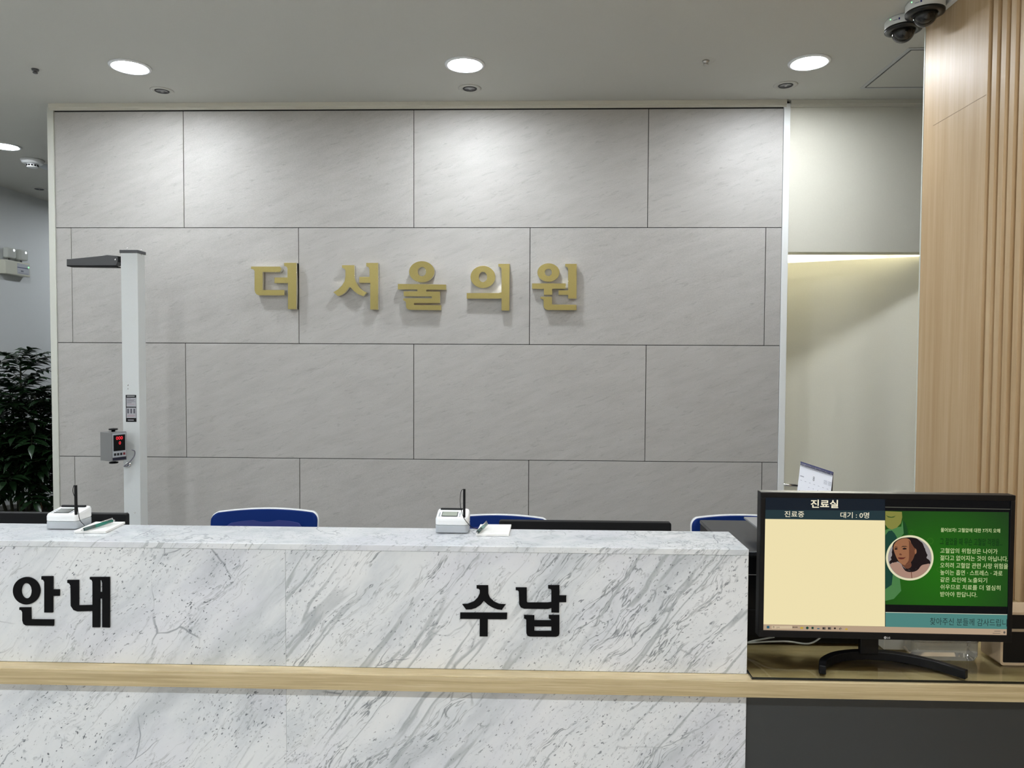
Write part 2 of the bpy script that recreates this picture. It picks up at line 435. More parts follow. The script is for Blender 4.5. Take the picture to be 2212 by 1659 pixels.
# ==================================================================== CEILING FITTINGS
FIRST = {}
def downlight(x, y, label, group, lens='lens'):
    first = FIRST.setdefault(lens, [None])
    if first[0] is None:
        r = empty('downlight', (x, y, CEIL))
        bm = bmesh.new(); add_lathe(bm, [(0.071, -0.001), (0.074, -0.006), (0.080, -0.008), (0.088, -0.005), (0.090, 0.0), (0.071, 0.0)], 48)
        finish('rim', bm, 'white_plastic', r)
        bm = bmesh.new(); add_lathe(bm, [(0, -0.0035), (0.072, -0.0035), (0.072, -0.001), (0, -0.001)], 32); finish('lens', bm, lens, r)
        first[0] = r
    else:
        r = first[0].copy(); COL.objects.link(r); r.location = (x, y, CEIL)
        for ch in list(first[0].children):
            c = ch.copy(); COL.objects.link(c); c.parent = r
    return tag(r, label, 'light', group)
dl_labels = ['round white recessed downlight in the ceiling, leftmost of the three above the tiled wall',
             'round white recessed downlight in the ceiling above the middle of the tiled wall',
             'round white recessed downlight in the ceiling near the oak side wall and dome cameras',
             'round recessed downlight in the corridor ceiling beside the smoke detector',
             'round recessed downlight in the ceiling left of the measuring column, outside the frame',
             'unseen round downlight added at the far end of the corridor ceiling to brighten its wall'] + ['round recessed downlight in the ceiling straight above the counter front']*4
for (x, y), l in zip(DOWNLIGHTS, dl_labels): downlight(x, y, l, 'round ceiling downlights', 'lens_front' if y < -1 else 'lens')
for x, y in LOBBY: downlight(x, y, 'round recessed downlight in the lobby ceiling behind the camera', 'lobby downlights behind the camera', 'lens_lobby')

mat('spot_reflector', (0.25, 0.25, 0.26), 0.25, 0.9)
mat('spot_lens', (0.33, 0.33, 0.34), 0.1, 0.3)
def spot(x, y, label, first=[None]):
    if first[0] is None:
        r = empty('recessed_spotlight', (x, y, CEIL))
        bm = bmesh.new(); add_lathe(bm, [(0.034, -0.001), (0.037, -0.0035), (0.052, -0.003), (0.056, 0.0), (0.034, 0.0)], 40); finish('rim', bm, 'ceiling_paint', r)
        bm = bmesh.new(); add_lathe(bm, [(0.026, -0.0015), (0.028, -0.004), (0.033, -0.004), (0.0345, -0.0015), (0.026, -0.0015)], 40); finish('reflector', bm, 'black_satin', r)
        bm = bmesh.new(); add_lathe(bm, [(0.0, -0.005), (0.006, -0.005), (0.009, -0.002), (0.027, -0.0028), (0.027, -0.0012), (0, -0.0012)], 32); finish('bulb', bm, 'spot_lens', r)
        first[0] = r
    else:
        r = first[0].copy(); COL.objects.link(r); r.location = (x, y, CEIL)
        for ch in list(first[0].children):
            c = ch.copy(); COL.objects.link(c); c.parent = r
    return tag(r, label, 'spotlight', 'small unlit recessed spotlights')
for px, py, l in [(350, 196, 'small unlit recessed spotlight behind the leftmost downlight over the tiled wall'),
                  (1015, 191, 'small unlit recessed spotlight behind the middle downlight'),
                  (1697, 184, 'small unlit recessed spotlight behind the downlight nearest the oak wall'),
                  (85, 408, 'small unlit recessed spotlight deep in the corridor ceiling')]:
    p = at(px, py, 'z', CEIL); spot(p.x, p.y, l)

def sprinkler(px, py, label, dark):
    p = at(px, py, 'z', CEIL); r = empty('sprinkler', (p.x, p.y, CEIL))
    bm = bmesh.new(); add_lathe(bm, [(0, -0.001), (0.024 if dark else 0.036, -0.001), (0.027 if dark else 0.040, 0)], 32); finish('flange', bm, 'ceiling_paint', r)
    bm = bmesh.new()
    add_lathe(bm, [(0, -0.020), (0.009, -0.020), (0.011, -0.016), (0.009, -0.014), (0.005, -0.012), (0.014, -0.008), (0.016, -0.001), (0, -0.001)], 20)
    finish('nozzle', bm, 'dark_grey_plastic' if dark else 'brushed_steel', r)
    tag(r, label, 'sprinkler', 'ceiling sprinklers')
sprinkler(76, 149, 'small dark sprinkler nozzle in the ceiling left of the downlights', True)
sprinkler(1525, 131, 'small steel sprinkler with pale flange in the ceiling between two downlights', False)

# smoke detector and disc in the corridor
p = at(70, 345, 'z', CEIL); r = empty('smoke_detector', (p.x, p.y, CEIL))
bm = bmesh.new(); add_lathe(bm, [(0, -0.030), (0.052, -0.030), (0.062, -0.024), (0.070, -0.006), (0.066, 0), (0, 0)], 36); finish('base', bm, 'white_plastic', r)
bm = bmesh.new(); add_lathe(bm, [(0, -0.052), (0.030, -0.052), (0.034, -0.048), (0.034, -0.029), (0, -0.029)], 28); s = finish('chamber', bm, 'white_plastic', r)
bm = bmesh.new()
for k in range(12):
    a = 2*PI*k/12; M = Matrix.Rotation(a, 4, 'Z'); add_box(bm, (0.0335, -0.006, -0.046), (0.0352, 0.006, -0.035), M=M)
finish('vent_slot', bm, 'black_matte', s)
tag(r, 'white round smoke detector with dark slots on the corridor ceiling', 'smoke detector')
p = at(112, 361, 'z', CEIL)
bm = bmesh.new(); add_lathe(bm, [(0, -0.012), (0.066, -0.012), (0.075, -0.006), (0.077, 0), (0, 0)], 36, Matrix.Translation((p.x, p.y, CEIL)))
tag(finish('ceiling_speaker', bm, 'light_grey_plastic'), 'flat grey disc on the corridor ceiling between smoke detector and tiled wall', 'ceiling speaker')

# access panel
r = empty('ceiling_access_panel', (2.42, -0.40, CEIL))
def frame(bm, x0, y0, x1, y1, w, z0, z1):
    add_box(bm, (x0, y0, z0), (x1, y0+w, z1)); add_box(bm, (x0, y1-w, z0), (x1, y1, z1))
    add_box(bm, (x0, y0+w, z0), (x0+w, y1-w, z1)); add_box(bm, (x1-w, y0+w, z0), (x1, y1-w, z1))
mat('panel_frame', (0.47, 0.48, 0.48), 0.5)
mesh('panel_frame', lambda bm: frame(bm, 2.185, -0.635, 2.655, -0.165, 0.016, CEIL-0.003, CEIL-0.0002), 'panel_frame', r, 0.001)
mesh('panel_gap', lambda bm: frame(bm, 2.203, -0.617, 2.637, -0.183, 0.0022, CEIL-0.0032, CEIL-0.0003), 'dark_grey_plastic', r)
mesh('panel_door', lambda bm: add_box(bm, (2.208, -0.612, CEIL-0.003), (2.632, -0.188, CEIL-0.0004)), 'ceiling_paint', r)
tag(r, 'square ceiling access panel with thin metal frame beside the oak wall', 'access panel')

# dome cameras
mat('dome_glass', (0.02, 0.02, 0.022), 0.03, coat=1)
mat('dome_ring', srgb(20, 20, 20), 0.3)
mat('camera_white', (0.74, 0.75, 0.73), 0.4)
mat('logo_blue', srgb(30, 30, 110), 0.5)
mat('led_green', (0.1, 0.6, 0.2), 0.5, emit=(0.3, 1.0, 0.4), estr=1.5)
dg = NT('clear_dome', 0.03)
for nd in list(dg.t.nodes):
    if nd.type != 'OUTPUT_MATERIAL': dg.t.nodes.remove(nd)
tr = dg.n('ShaderNodeBsdfTransparent', {'Color': (0.62, 0.62, 0.62, 1)}); gl = dg.n('ShaderNodeBsdfGlossy', {'Color': (1, 1, 1, 1), 'Roughness': 0.03})
mx = dg.n('ShaderNodeMixShader', {0: dg.n('ShaderNodeFresnel', {'IOR': 1.5}).outputs[0], 1: tr.outputs[0], 2: gl.outputs[0]})
dg.t.links.new(mx.outputs[0], [n for n in dg.t.nodes if n.type == 'OUTPUT_MATERIAL'][0].inputs[0])
def dome(x, y, label):
    r = empty('dome_camera', (x, y, CEIL))
    bm = bmesh.new(); add_lathe(bm, [(0, 0), (0.062, 0), (0.0655, -0.006), (0.0655, -0.032), (0.060, -0.038), (0, -0.038)], 48); b = finish('body', bm, 'camera_white', r)
    bm = bmesh.new(); add_lathe(bm, [(0.040, -0.037), (0.064, -0.0365), (0.0665, -0.034), (0.0655, -0.042), (0.055, -0.046), (0.040, -0.047), (0.040, -0.037)], 48); finish('trim_ring', bm, 'dome_ring', r)
    bm = bmesh.new(); add_lathe(bm, [(0.041*math.cos(a), -0.046-0.041*math.sin(a)) for a in [PI/2*k/10 for k in range(11)]], 40); finish('dome', bm, 'clear_dome', r)
    bm = bmesh.new(); add_lathe(bm, [(0, -0.070), (0.018, -0.068), (0.030, -0.056), (0.032, -0.044), (0, -0.044)], 28); e = finish('camera_module', bm, 'dome_ring', r)
    bm = bmesh.new(); add_lathe(bm, [(0, 0), (0.010, 0), (0.010, 0.012), (0.006, 0.013), (0, 0.011)], 20, Matrix.Translation((-0.006, -0.020, -0.060)) @ Matrix.Rotation(math.radians(115), 4, 'X')); finish('camera_lens', bm, 'dome_glass', e)
    bm = bmesh.new()
    for a0, wd, col in ((-128, 4.5, 0), (-140, 14, 1)):
        n = 6
        for k in range(n):
            a = math.radians(a0-wd/2+wd*k/n); b2 = math.radians(a0-wd/2+wd*(k+1)/n); rr = 0.0659
            z0, z1 = ((-0.022, -0.014) if col == 0 else (-0.020, -0.0185))
            f = bm.faces.new([bm.verts.new((rr*math.cos(q), rr*math.sin(q), z)) for q, z in ((a, z0), (b2, z0), (b2, z1), (a, z1))])
    finish('maker_mark', bm, 'logo_blue', b)
    bm = bmesh.new(); add_lathe(bm, [(0, 0.0028), (0.002, 0.002), (0.0028, 0), (0, 0)], 10, Matrix.Translation((-0.060, -0.024, -0.010)) @ Matrix.Rotation(-PI/2, 4, 'Y'))
    finish('status_light', bm, 'led_green', b)
    return tag(r, label, 'camera', 'white dome security cameras')
dome(2.047, -1.030, 'white dome security camera on the ceiling, nearer of the pair by the oak wall')
dome(2.036, -0.893, 'white dome security camera on the ceiling, farther of the pair by the oak wall')

# ==================================================================== SIGN LETTERS
def ell(cx, cy, rx, ry, n=48): return [(cx+rx*math.cos(2*PI*k/n), cy+ry*math.sin(2*PI*k/n)) for k in range(n)]
def letter(name, loops, org, sc, y, depth, front, side, bev, label, group):
    """outlines are in crop pixels: org = crop's corner, sc = its zoom"""
    W = [[at(org[0]+px/sc, org[1]+py/sc, 'y', y) for px, py in lp] for lp in loops]
    c = Vector((sum(p.x for p in W[0])/len(W[0]), y+depth, min(p.z for l in W for p in l)))
    me = curve_mesh([[(p.x-c.x, p.z-c.z) for p in l] for l in W], depth, bev)
    me.materials.clear(); me.materials.append(MATS[front]); me.materials.append(MATS[side])
    for p in me.polygons: p.material_index = 0 if abs(p.normal.z) > 0.9 else 1
    me.transform(Matrix.Translation((0, -depth, 0)) @ FACE); me.name = name
    o = bpy.data.objects.new(name, me); COL.objects.link(o); o.location = c
    return tag(o, label, 'sign letter', group)
A = ((500, 520), 5.267); B = ((840, 520), 4.809)
GY = -0.036
GG = 'gold sign letters on the tiled wall'
def gold(loops, ab, label): letter('sign_letter', loops, ab[0], ab[1], GY, 0.033, 'gold', 'gold_side', 0.0006, label, GG)
gold([[(222,293),(552,294),(570,318),(552,357),(355,357),(355,560),(602,560),(602,622),(315,622),(288,612),(270,592),(262,560),(262,345),(248,325),(222,320)],
      [(597,251),(740,251),(740,779),(642,779),(642,483),(488,483),(488,418),(637,418),(637,315),(625,294),(600,288)]], A,
     'gold metal letter reading 더, leftmost letter of the sign on the tiled wall')
gold([[(1257,278),(1398,278),(1400,420),(1414,468),(1450,528),(1495,568),(1541,590),(1500,633),(1445,612),(1395,575),(1345,524),(1300,585),(1258,615),(1212,632),(1158,585),(1210,556),(1258,508),(1287,460),(1296,400),(1296,335),(1280,315),(1257,308)],
      [(1533,252),(1668,252),(1668,784),(1578,784),(1578,480),(1453,480),(1453,412),(1570,412),(1570,325),(1558,300),(1533,290)]], A,
     'gold metal letter reading 서, second letter of the sign on the tiled wall')
gold([ell(342,322,132,110), ell(343,321,43,48),
      [(93,448),(595,455),(595,510),(388,508),(388,527),(532,529),(532,648),(262,648),(262,667),(544,670),(542,722),(215,718),(190,708),(178,690),(176,640),(165,625),(150,620),(150,598),(445,598),(445,579),(155,577),(152,527),(295,525),(295,507),(93,507)]], B,
     'gold metal letter reading 울, middle letter of the sign on the tiled wall')
gold([ell(977,376,129,116), ell(977,377,43,53),
      [(1137,240),(1255,240),(1252,727),(1170,725),(1170,597),(1150,602),(808,602),(808,543),(1140,543),(1170,535),(1170,290),(1155,272),(1137,268)]], B,
     'gold metal letter reading 의, fourth letter of the sign on the tiled wall')
gold([ell(1658,330,115,96), ell(1657,329,36,38),
      [(1487,443),(1838,443),(1838,500),(1698,500),(1698,562),(1610,562),(1610,502),(1487,500)],
      [(1832,240),(1952,240),(1950,602),(1862,600),(1862,563),(1763,563),(1763,515),(1862,515),(1862,290),(1850,272),(1832,268)],
      [(1575,582),(1693,582),(1697,662),(1950,665),(1950,722),(1640,720),(1617,705),(1607,680),(1607,620),(1595,605),(1575,602)]], B,
     'gold metal letter reading 원, rightmost letter of the sign on the tiled wall')
Cc = ((0, 1020), 4.367); D = ((960, 1220), 7.373)
YM = -2.068            # front plane of the marble counter
def black(loops, ab, label): letter('counter_letter', loops, ab[0], ab[1], YM-0.0045, 0.0042, 'black_letter', 'black_letter', 0.0006, label, 'black letters on the marble counter')
black([ell(247,1120,128,129), ell(247,1120,50,73),
       [(388,983),(497,983),(497,1108),(558,1108),(558,1168),(495,1168),(495,1325),(415,1325),(415,1035),(405,1017),(388,1013)],
       [(180,1277),(287,1277),(290,1390),(505,1392),(503,1450),(240,1447),(218,1432),(208,1400),(208,1322),(198,1303),(180,1300)]], Cc,
      'black raised letter 안 on the marble front, leftmost on the counter')
black([[(632,1018),(740,1018),(740,1258),(865,1255),(870,1250),(870,1035),(862,1017),(845,1011),(845,990),(1032,990),(1032,1467),(962,1465),(962,1192),(940,1192),(940,1465),(870,1465),(870,1310),(730,1315),(690,1300),(665,1262),(662,1070),(650,1050),(632,1045)],
       [(940,1017),(955,1022),(962,1045),(962,1133),(940,1133)]], Cc,
      'black raised letter 내 on the marble front, right beside the leftmost one')
black([[(512,330),(697,330),(700,470),(725,530),(790,590),(870,625),(972,635),(915,720),(840,710),(760,680),(690,635),(627,578),(575,640),(500,690),(420,712),(345,715),(283,630),(370,625),(470,585),(530,525),(560,460),(562,405),(545,385),(512,380)],
       [(250,765),(1000,768),(995,870),(690,868),(688,1143),(560,1143),(562,865),(250,863)]], D,
      'black raised letter 수 on the marble front, left one of the pair near the middle')
black([[(1135,363),(1312,365),(1312,595),(1325,605),(1640,605),(1703,597),(1703,405),(1690,387),(1652,380),(1652,328),(1832,328),(1832,492),(1942,492),(1940,598),(1830,598),(1828,765),(1703,763),(1703,690),(1650,706),(1270,702),(1215,680),(1190,630),(1183,430),(1170,410),(1135,405)],
       [(1267,803),(1433,808),(1433,888),(1703,888),(1690,867),(1662,860),(1662,803),(1832,803),(1832,1100),(1820,1132),(1780,1148),(1360,1145),(1320,1130),(1305,1090),(1303,880),(1290,864),(1267,858)],
       [(1433,985),(1703,985),(1703,1057),(1433,1057)]], D,
      'black raised letter 납 on the marble front, right one of the pair near the middle')

# ==================================================================== COUNTER
XC = 1.136             # right end of the marble counter
XL0 = -2.6
ZS = 1.035             # underside of the top slab
ZW0, ZW1 = 0.709, 0.749
jx = at(617, 1300, 'y', YM).x
r = empty('reception_counter', (-0.6, YM+0.09, 0))
box('top_slab', (XL0, YM-0.0015, ZS), (XC, -1.888, 1.05), 'marble_top', r, 0.0015)
def panel(x0, x1, z0, z1): return lambda bm: add_box(bm, (x0, YM, z0), (x1, -1.895, z1))
mesh('marble_panel', panel(XL0, jx-0.00015, ZW1, ZS-0.0003), 'marble_left', r, 0.0008, 1)
mesh('marble_panel', panel(jx+0.00015, XC, ZW1, ZS-0.0003), 'marble_right', r, 0.0008, 1)
mesh('marble_panel', panel(XL0, jx-0.00015, 0.06, ZW0), 'marble_left', r, 0.0008, 1)
mesh('marble_panel', panel(jx+0.00015, XC, 0.06, ZW0), 'marble_right', r, 0.0008, 1)
mesh('plinth', lambda bm: add_box(bm, (XL0, YM+0.03, 0), (XC, -1.90, 0.06)), 'charcoal_panel', r)
tag(r, 'white grey-veined marble reception counter with raised black letters', 'counter')
# oak worktop: shelf under the marble front, running on as the desk on the right
def worktop(bm):
    add_prism(bm, [(XL0, -2.1065), (X_R-0.001, -2.1065), (X_R-0.001, -1.25), (XC+0.001, -1.25), (XC+0.001, -2.066), (XL0, -2.066)], 'z', ZW0+0.0004, ZW1-0.0004)
o = mesh('worktop', worktop, 'oak_ledge', bev=0.0015)
tag(o, 'long pale oak ledge along the marble front that widens into the desk at the right', 'worktop')
r = empty('desk_cabinet', (1.6, -1.6, 0))
box('front_panel', (XC+0.003, -2.058, 0.06), (X_R-0.002, -2.040, ZW0), 'charcoal_panel', r, 0.001)
box('side_panel', (XC+0.003, -2.039, 0.0), (XC+0.021, -1.36, ZW0), 'charcoal_panel', r, 0.001)
box('base', (XC+0.022, -2.02, 0), (X_R-0.002, -1.38, 0.06), 'charcoal_panel', r)
tag(r, 'dark charcoal desk front under the oak worktop at the right', 'cabinet')
# glass sheet
gs = NT('sheet_glass', 0.0)
for nd in list(gs.t.nodes):
    if nd.type != 'OUTPUT_MATERIAL': gs.t.nodes.remove(nd)
tr = gs.n('ShaderNodeBsdfTransparent', {'Color': (0.90, 0.92, 0.86, 1)}); gl = gs.n('ShaderNodeBsdfGlossy', {'Color': (1, 1, 1, 1), 'Roughness': 0.015})
mx = gs.n('ShaderNodeMixShader', {0: gs.n('ShaderNodeFresnel', {'IOR': 1.52}).outputs[0], 1: tr.outputs[0], 2: gl.outputs[0]})
gs.t.links.new(mx.outputs[0], [n for n in gs.t.nodes if n.type == 'OUTPUT_MATERIAL'][0].inputs[0])
r = empty('glass_desk_cover', (1.64, -1.7, ZW1))
GZ = ZW1+0.005
mesh('glass_sheet', lambda bm: bm.faces.new([bm.verts.new(q) for q in ((1.142, -2.096, GZ), (X_R-0.004, -2.096, GZ), (X_R-0.004, -1.26, GZ), (1.142, -1.26, GZ))]), 'sheet_glass', r)
mat('glass_edge', srgb(14, 20, 18), 0.2)
def gedge(bm):
    add_box(bm, (1.141, -2.0985, ZW1+0.0004), (X_R-0.003, -2.0962, GZ)); add_box(bm, (1.139, -2.0985, ZW1+0.0004), (1.1415, -1.26, GZ))
mesh('dark_edge', gedge, 'glass_edge', r)
tag(r, 'clear glass sheet with dark edge covering the desk under the large monitor', 'glass cover')

# staff desk behind the counter
r = empty('staff_desk', (-0.7, -1.5, 0))
box('desktop', (-2.55, -1.86, 0.69), (1.10, -1.20, 0.72), 'white_plastic', r, 0.003)
for x in (-2.5, -0.7, 1.06): box('support', (x-0.015, -1.84, 0), (x+0.015, -1.22, 0.69), 'white_plastic', r, 0.002)
tag(r, 'white staff desk hidden behind the marble counter', 'desk')
def screen_back(x0, x1, ztop, label):
    cx = (x0+x1)/2; y = -1.75; r = empty('computer_monitor', (cx, y, 0.72))
    mesh('housing', lambda bm: add_prism(bm, rrect(x0, ztop-0.30, x1, ztop, 0.006), 'y', y, y+0.022), 'black_matte', r, 0.002)
    mesh('panel', lambda bm: add_box(bm, (x0+0.008, y+0.0222, ztop-0.288), (x1-0.008, y+0.0232, ztop-0.008)), 'black_satin', r)
    mesh('neck', lambda bm: add_box(bm, (cx-0.03, y-0.03, 0.735), (cx+0.03, y-0.001, ztop-0.1)), 'black_matte', r, 0.004)
    mesh('foot', lambda bm: add_box(bm, (cx-0.11, y-0.06, 0.7205), (cx+0.11, y+0.10, 0.735)), 'black_matte', r, 0.004)
    tag(r, label, 'monitor', 'staff monitors behind the counter')
screen_back(-1.045, -0.547, 1.048, 'black staff monitor seen from behind at the left, behind the left signature pad')
screen_back(0.527, 1.012, 1.041, 'long black staff monitor top behind the notepad in the middle of the counter')

# chairs
def chair(cx, y, ztop, w, rz, label):
    r = empty('office_chair', (cx, y, 0), rz)
    def shell(z0, z1, hw, off, th, rc):
        """curved back with rounded top corners; off = distance towards the counter"""
        bm = bmesh.new(); n = 24; rowz = 14; g0 = []; g1 = []
        zs = [z0 + (z1-z0)*k/8*0.75 for k in range(9)] + [z1-q*rc for q in (1.0, 0.7, 0.45, 0.25, 0.1, 0.02)]
        zs = sorted(zs); rowz = len(zs)-1
        for j in range(rowz+1):
            z = zs[j]; r0 = []; r1 = []
            for i in range(n+1):
                u = -1 + 2*i/n
                hz = z1 - z
                lim = hw
                if hz < rc: lim = hw - rc + math.sqrt(max(rc*rc-(rc-hz)**2, 0))
                x = u*lim
                top = 0.012*(x/hw)**2*max(0, (z-z0)/(z1-z0))
                yy = -off + 0.03*(x/hw)**2*(-1) - 0.02*math.sin((z-z0)/(z1-z0)*PI)
                r0.append(bm.verts.new((x, yy, z-top))); r1.append(bm.verts.new((x, yy+th, z-top)))
            g0.append(r0); g1.append(r1)
        for G, fl in ((g0, 0), (g1, 1)):
            for j in range(rowz):
                for i in range(n):
                    q = [G[j][i], G[j][i+1], G[j+1][i+1], G[j+1][i]]; bm.faces.new(q if fl else q[::-1])
        for j in range(rowz):
            for i in (0, n): bm.faces.new((g0[j][i], g1[j][i], g1[j+1][i], g0[j+1][i]))
        for i in range(n):
            for j in (0, rowz): bm.faces.new((g0[j][i], g0[j][i+1], g1[j][i+1], g1[j][i]))
        return bm
    hw = w/2
    finish('back_shell', shell(0.44, ztop, hw, 0.0, 0.018, 0.032), 'white_plastic', r, smooth=True)
    finish('backrest', shell(0.445, ztop-0.0035, hw-0.0035, 0.012, 0.013, 0.029), 'blue_plastic', r, smooth=True)
    finish('lumbar_pad', shell(0.60, ztop-0.045, hw*0.70, 0.0165, 0.006, 0.02), 'blue_light', r, smooth=True)
    bm = bmesh.new(); add_prism(bm, rrect(-0.22, -0.44, 0.22, -0.03, 0.07), 'z', 0.42, 0.47); finish('seat', bm, 'blue_plastic', r, 0.012)
    bm = bmesh.new(); add_lathe(bm, [(0, 0.42), (0.05, 0.42), (0.026, 0.40), (0.026, 0.10), (0.04, 0.08), (0, 0.07)], 20, Matrix.Translation((0, -0.24, 0))); finish('column', bm, 'dark_grey_plastic', r)
    for k in range(5):
        a = 2*PI*k/5+0.3; M = Matrix.Translation((0, -0.24, 0)) @ Matrix.Rotation(a, 4, 'Z')
        bm = bmesh.new(); add_box(bm, (0.02, -0.02, 0.065), (0.25, 0.02, 0.095), M=M)
        l = finish('leg', bm, 'white_plastic', r, 0.006)
        bm = bmesh.new(); add_lathe(bm, [(0, -0.02), (0.028, -0.02), (0.028, 0.02), (0, 0.02)], 18, M @ Matrix.Translation((0.235, 0, 0.028)) @ Matrix.Rotation(PI/2, 4, 'X')); finish('caster', bm, 'black_matte', l)
    return tag(r, label, 'chair', 'blue staff chairs behind the counter')
chair(-0.50, -0.75, 0.864, 0.445, 0.06, 'blue and white office chair above the counter, between the two signature pads')
chair(0.468, -0.75, 0.848, 0.445, 0.03, 'blue and white office chair behind the second signature pad and long black monitor')
chair(1.497, -0.75, 0.858, 0.445, -0.02, 'blue and white office chair partly hidden by the printer and large monitor')

# ==================================================================== COUNTER-TOP THINGS
TOP = 1.05
mat('lcd', (0.33, 0.37, 0.31), 0.15)
mat('lcd_dark', (0.13, 0.14, 0.13), 0.12)
def sign_pad(x0, x1, y0, y1, zf, zb, lcdm, label):
    r = empty('signature_pad', ((x0+x1)/2, (y0+y1)/2, TOP)); ins = 0.008; zm = TOP+0.022
    def low(bm): add_prism(bm, rrect(x0, y0, x1, y1, 0.010), 'z', TOP+0.002, zm)
    mesh('base', low, 'light_grey_plastic', r, 0.003, 3)
    def upb(bm):   # slanted top: low in front, high behind
        lo = rrect(x0, y0, x1, y1, 0.010); n = len(lo)
        def zt(y): return zf + (zb-zf)*(y-y0)/(y1-y0)
        sx = lambda p: ((p[0]-(x0+x1)/2)*0.95+(x0+x1)/2, (p[1]-(y0+y1)/2)*0.96+(y0+y1)/2)
        Aa = [bm.verts.new((p[0], p[1], zm+0.0004)) for p in lo]
        Bb = [bm.verts.new((p[0], p[1], zt(p[1])-0.006)) for p in lo]
        Cc = [bm.verts.new((*sx(p), zt(p[1]))) for p in lo]
        bm.faces.new(Aa[::-1]); bm.faces.new(Cc)
        for P, Q in ((Aa, Bb), (Bb, Cc)):
            for i in range(n): bm.faces.new((P[i], P[(i+1) % n], Q[(i+1) % n], Q[i]))
    mesh('cover', upb, 'white_plastic', r, 0.0015, 2)
    sl = (zb-zf)/(y1-y0)
    def scr(bm, e=0.0008, a=0.17, b=0.66, c=0.16, d=0.62):
        xa = x0+(x1-x0)*a; xb = x0+(x1-x0)*b; ya = y0+(y1-y0)*c; yb = y0+(y1-y0)*d
        bm.faces.new([bm.verts.new((x, y, zf+(y-y0)*sl+e)) for x, y in ((xa, ya), (xb, ya), (xb, yb), (xa, yb))])
    mesh('display_frame', scr, 'black_satin', r)
    mesh('display', lambda bm: scr(bm, 0.0014, 0.19, 0.64, 0.19, 0.59), lcdm, r)
    def keys(bm):
        add_box(bm, (xa, ya, zf+(ya-y0)*sl), (xa+0.004, ya+0.004, zf+(ya-y0)*sl+0.0012))
    for k in range(4):
        ya = y0+(y1-y0)*(0.18+0.11*k)
        for xa in (x0+(x1-x0)*0.08, x0+(x1-x0)*0.70): mesh('key', keys, 'light_grey_plastic', r)
    return tag(r, label, 'signature pad', 'signature pads on the counter')
pad1 = sign_pad(-0.643, -0.560, -1.957, -1.885, 1.090, 1.100, 'lcd_dark', 'white and grey signature pad on the counter at the left')
pad2 = sign_pad(0.372, 0.457, -1.949, -1.889, 1.090, 1.104, 'lcd', 'white and grey signature pad with greenish display near the middle of the counter')
def tablet_stylus(pad, px, yt, yb, bar, cord, y, label):
    top = at(px, yt, 'y', y); bot = at(px, yb, 'y', y)
    r = empty('stylus_pen', (top.x, y, bot.z))
    mesh('barrel', lambda bm: add_box(bm, (top.x-0.003, y-0.003, bot.z), (top.x+0.003, y+0.003, top.z)), 'black_satin', r, 0.0012)
    a = at(bar[0], bar[2], 'y', -1.897); b = at(bar[1], bar[2], 'y', -1.897)
    mesh('holder_bar', lambda bm: add_box(bm, (a.x, -1.900, a.z-0.0035), (b.x, -1.893, a.z+0.0035)), 'black_satin', pad, 0.002)
    pts = spline([at(cx, cy, 'y', yy) for cx, cy, yy in cord], 6)
    mesh('cord', lambda bm: add_tube(bm, pts, 0.0008, 6), 'black_matte', r)
    tag(r, label, 'stylus', 'black tethered styluses')
tablet_stylus(pad1, 163.5, 1048, 1112, (133, 185.5, 1093.5), [(163, 1049, -1.966), (159, 1050, -1.966), (158, 1064, -1.968), (166, 1085, -1.97), (169, 1106, -1.972), (173, 1124, -1.975), (183, 1135, -1.96)], -1.967,
              'black tethered stylus standing on the left signature pad')
tablet_stylus(pad2, 1003, 1056, 1118, (952, 1000, 1100), [(1002, 1056, -1.955), (996, 1062, -1.955), (994, 1085, -1.956), (998, 1108, -1.96), (1004, 1122, -1.963), (1018, 1138, -1.965), (1032, 1143, -1.965)], -1.953,
              'black tethered stylus standing on the signature pad near the middle')
def notepad(q, h, label):
    c = sum((Vector(p) for p in q), Vector((0, 0)))/4; r = empty('notepad', (c.x, c.y, TOP))
    mesh('pages', lambda bm: add_prism(bm, [(p[0], p[1]) for p in q], 'z', TOP+0.0006, TOP+h), 'paper', r, 0.0004, 1)
    def lines(bm):
        a, b, c2, d = [Vector((p[0], p[1], TOP+h+0.0003)) for p in q]
        for k in range(1, 7):
            t0 = 0.1+0.11*k; s = a.lerp(d, t0); e = b.lerp(c2, t0); s2 = s.lerp(e, 0.5); e2 = s.lerp(e, 0.94)
            n = (d-a).normalized()*0.0006; bm.faces.new([bm.verts.new(v) for v in (s2, e2, e2+n, s2+n)])
    mesh('print', lines, mat('faint_print', (0.45, 0.47, 0.47), 0.8), r)
    return tag(r, label, 'notepad', 'white notepads on the counter')
notepad([(-0.545, -1.991), (-0.464, -1.989), (-0.474, -1.882), (-0.553, -1.885)], 0.0065, 'white notepad on the counter beside the left signature pad, under a green pen')
notepad([(0.478, -1.971), (0.562, -1.970), (0.565, -1.862), (0.482, -1.864)], 0.0065, 'white notepad on the counter right of the middle signature pad')
mat('green_clear', srgb(10, 110, 92), 0.15, coat=0.5)
mat('clear_green', srgb(120, 150, 145), 0.15, coat=0.5)
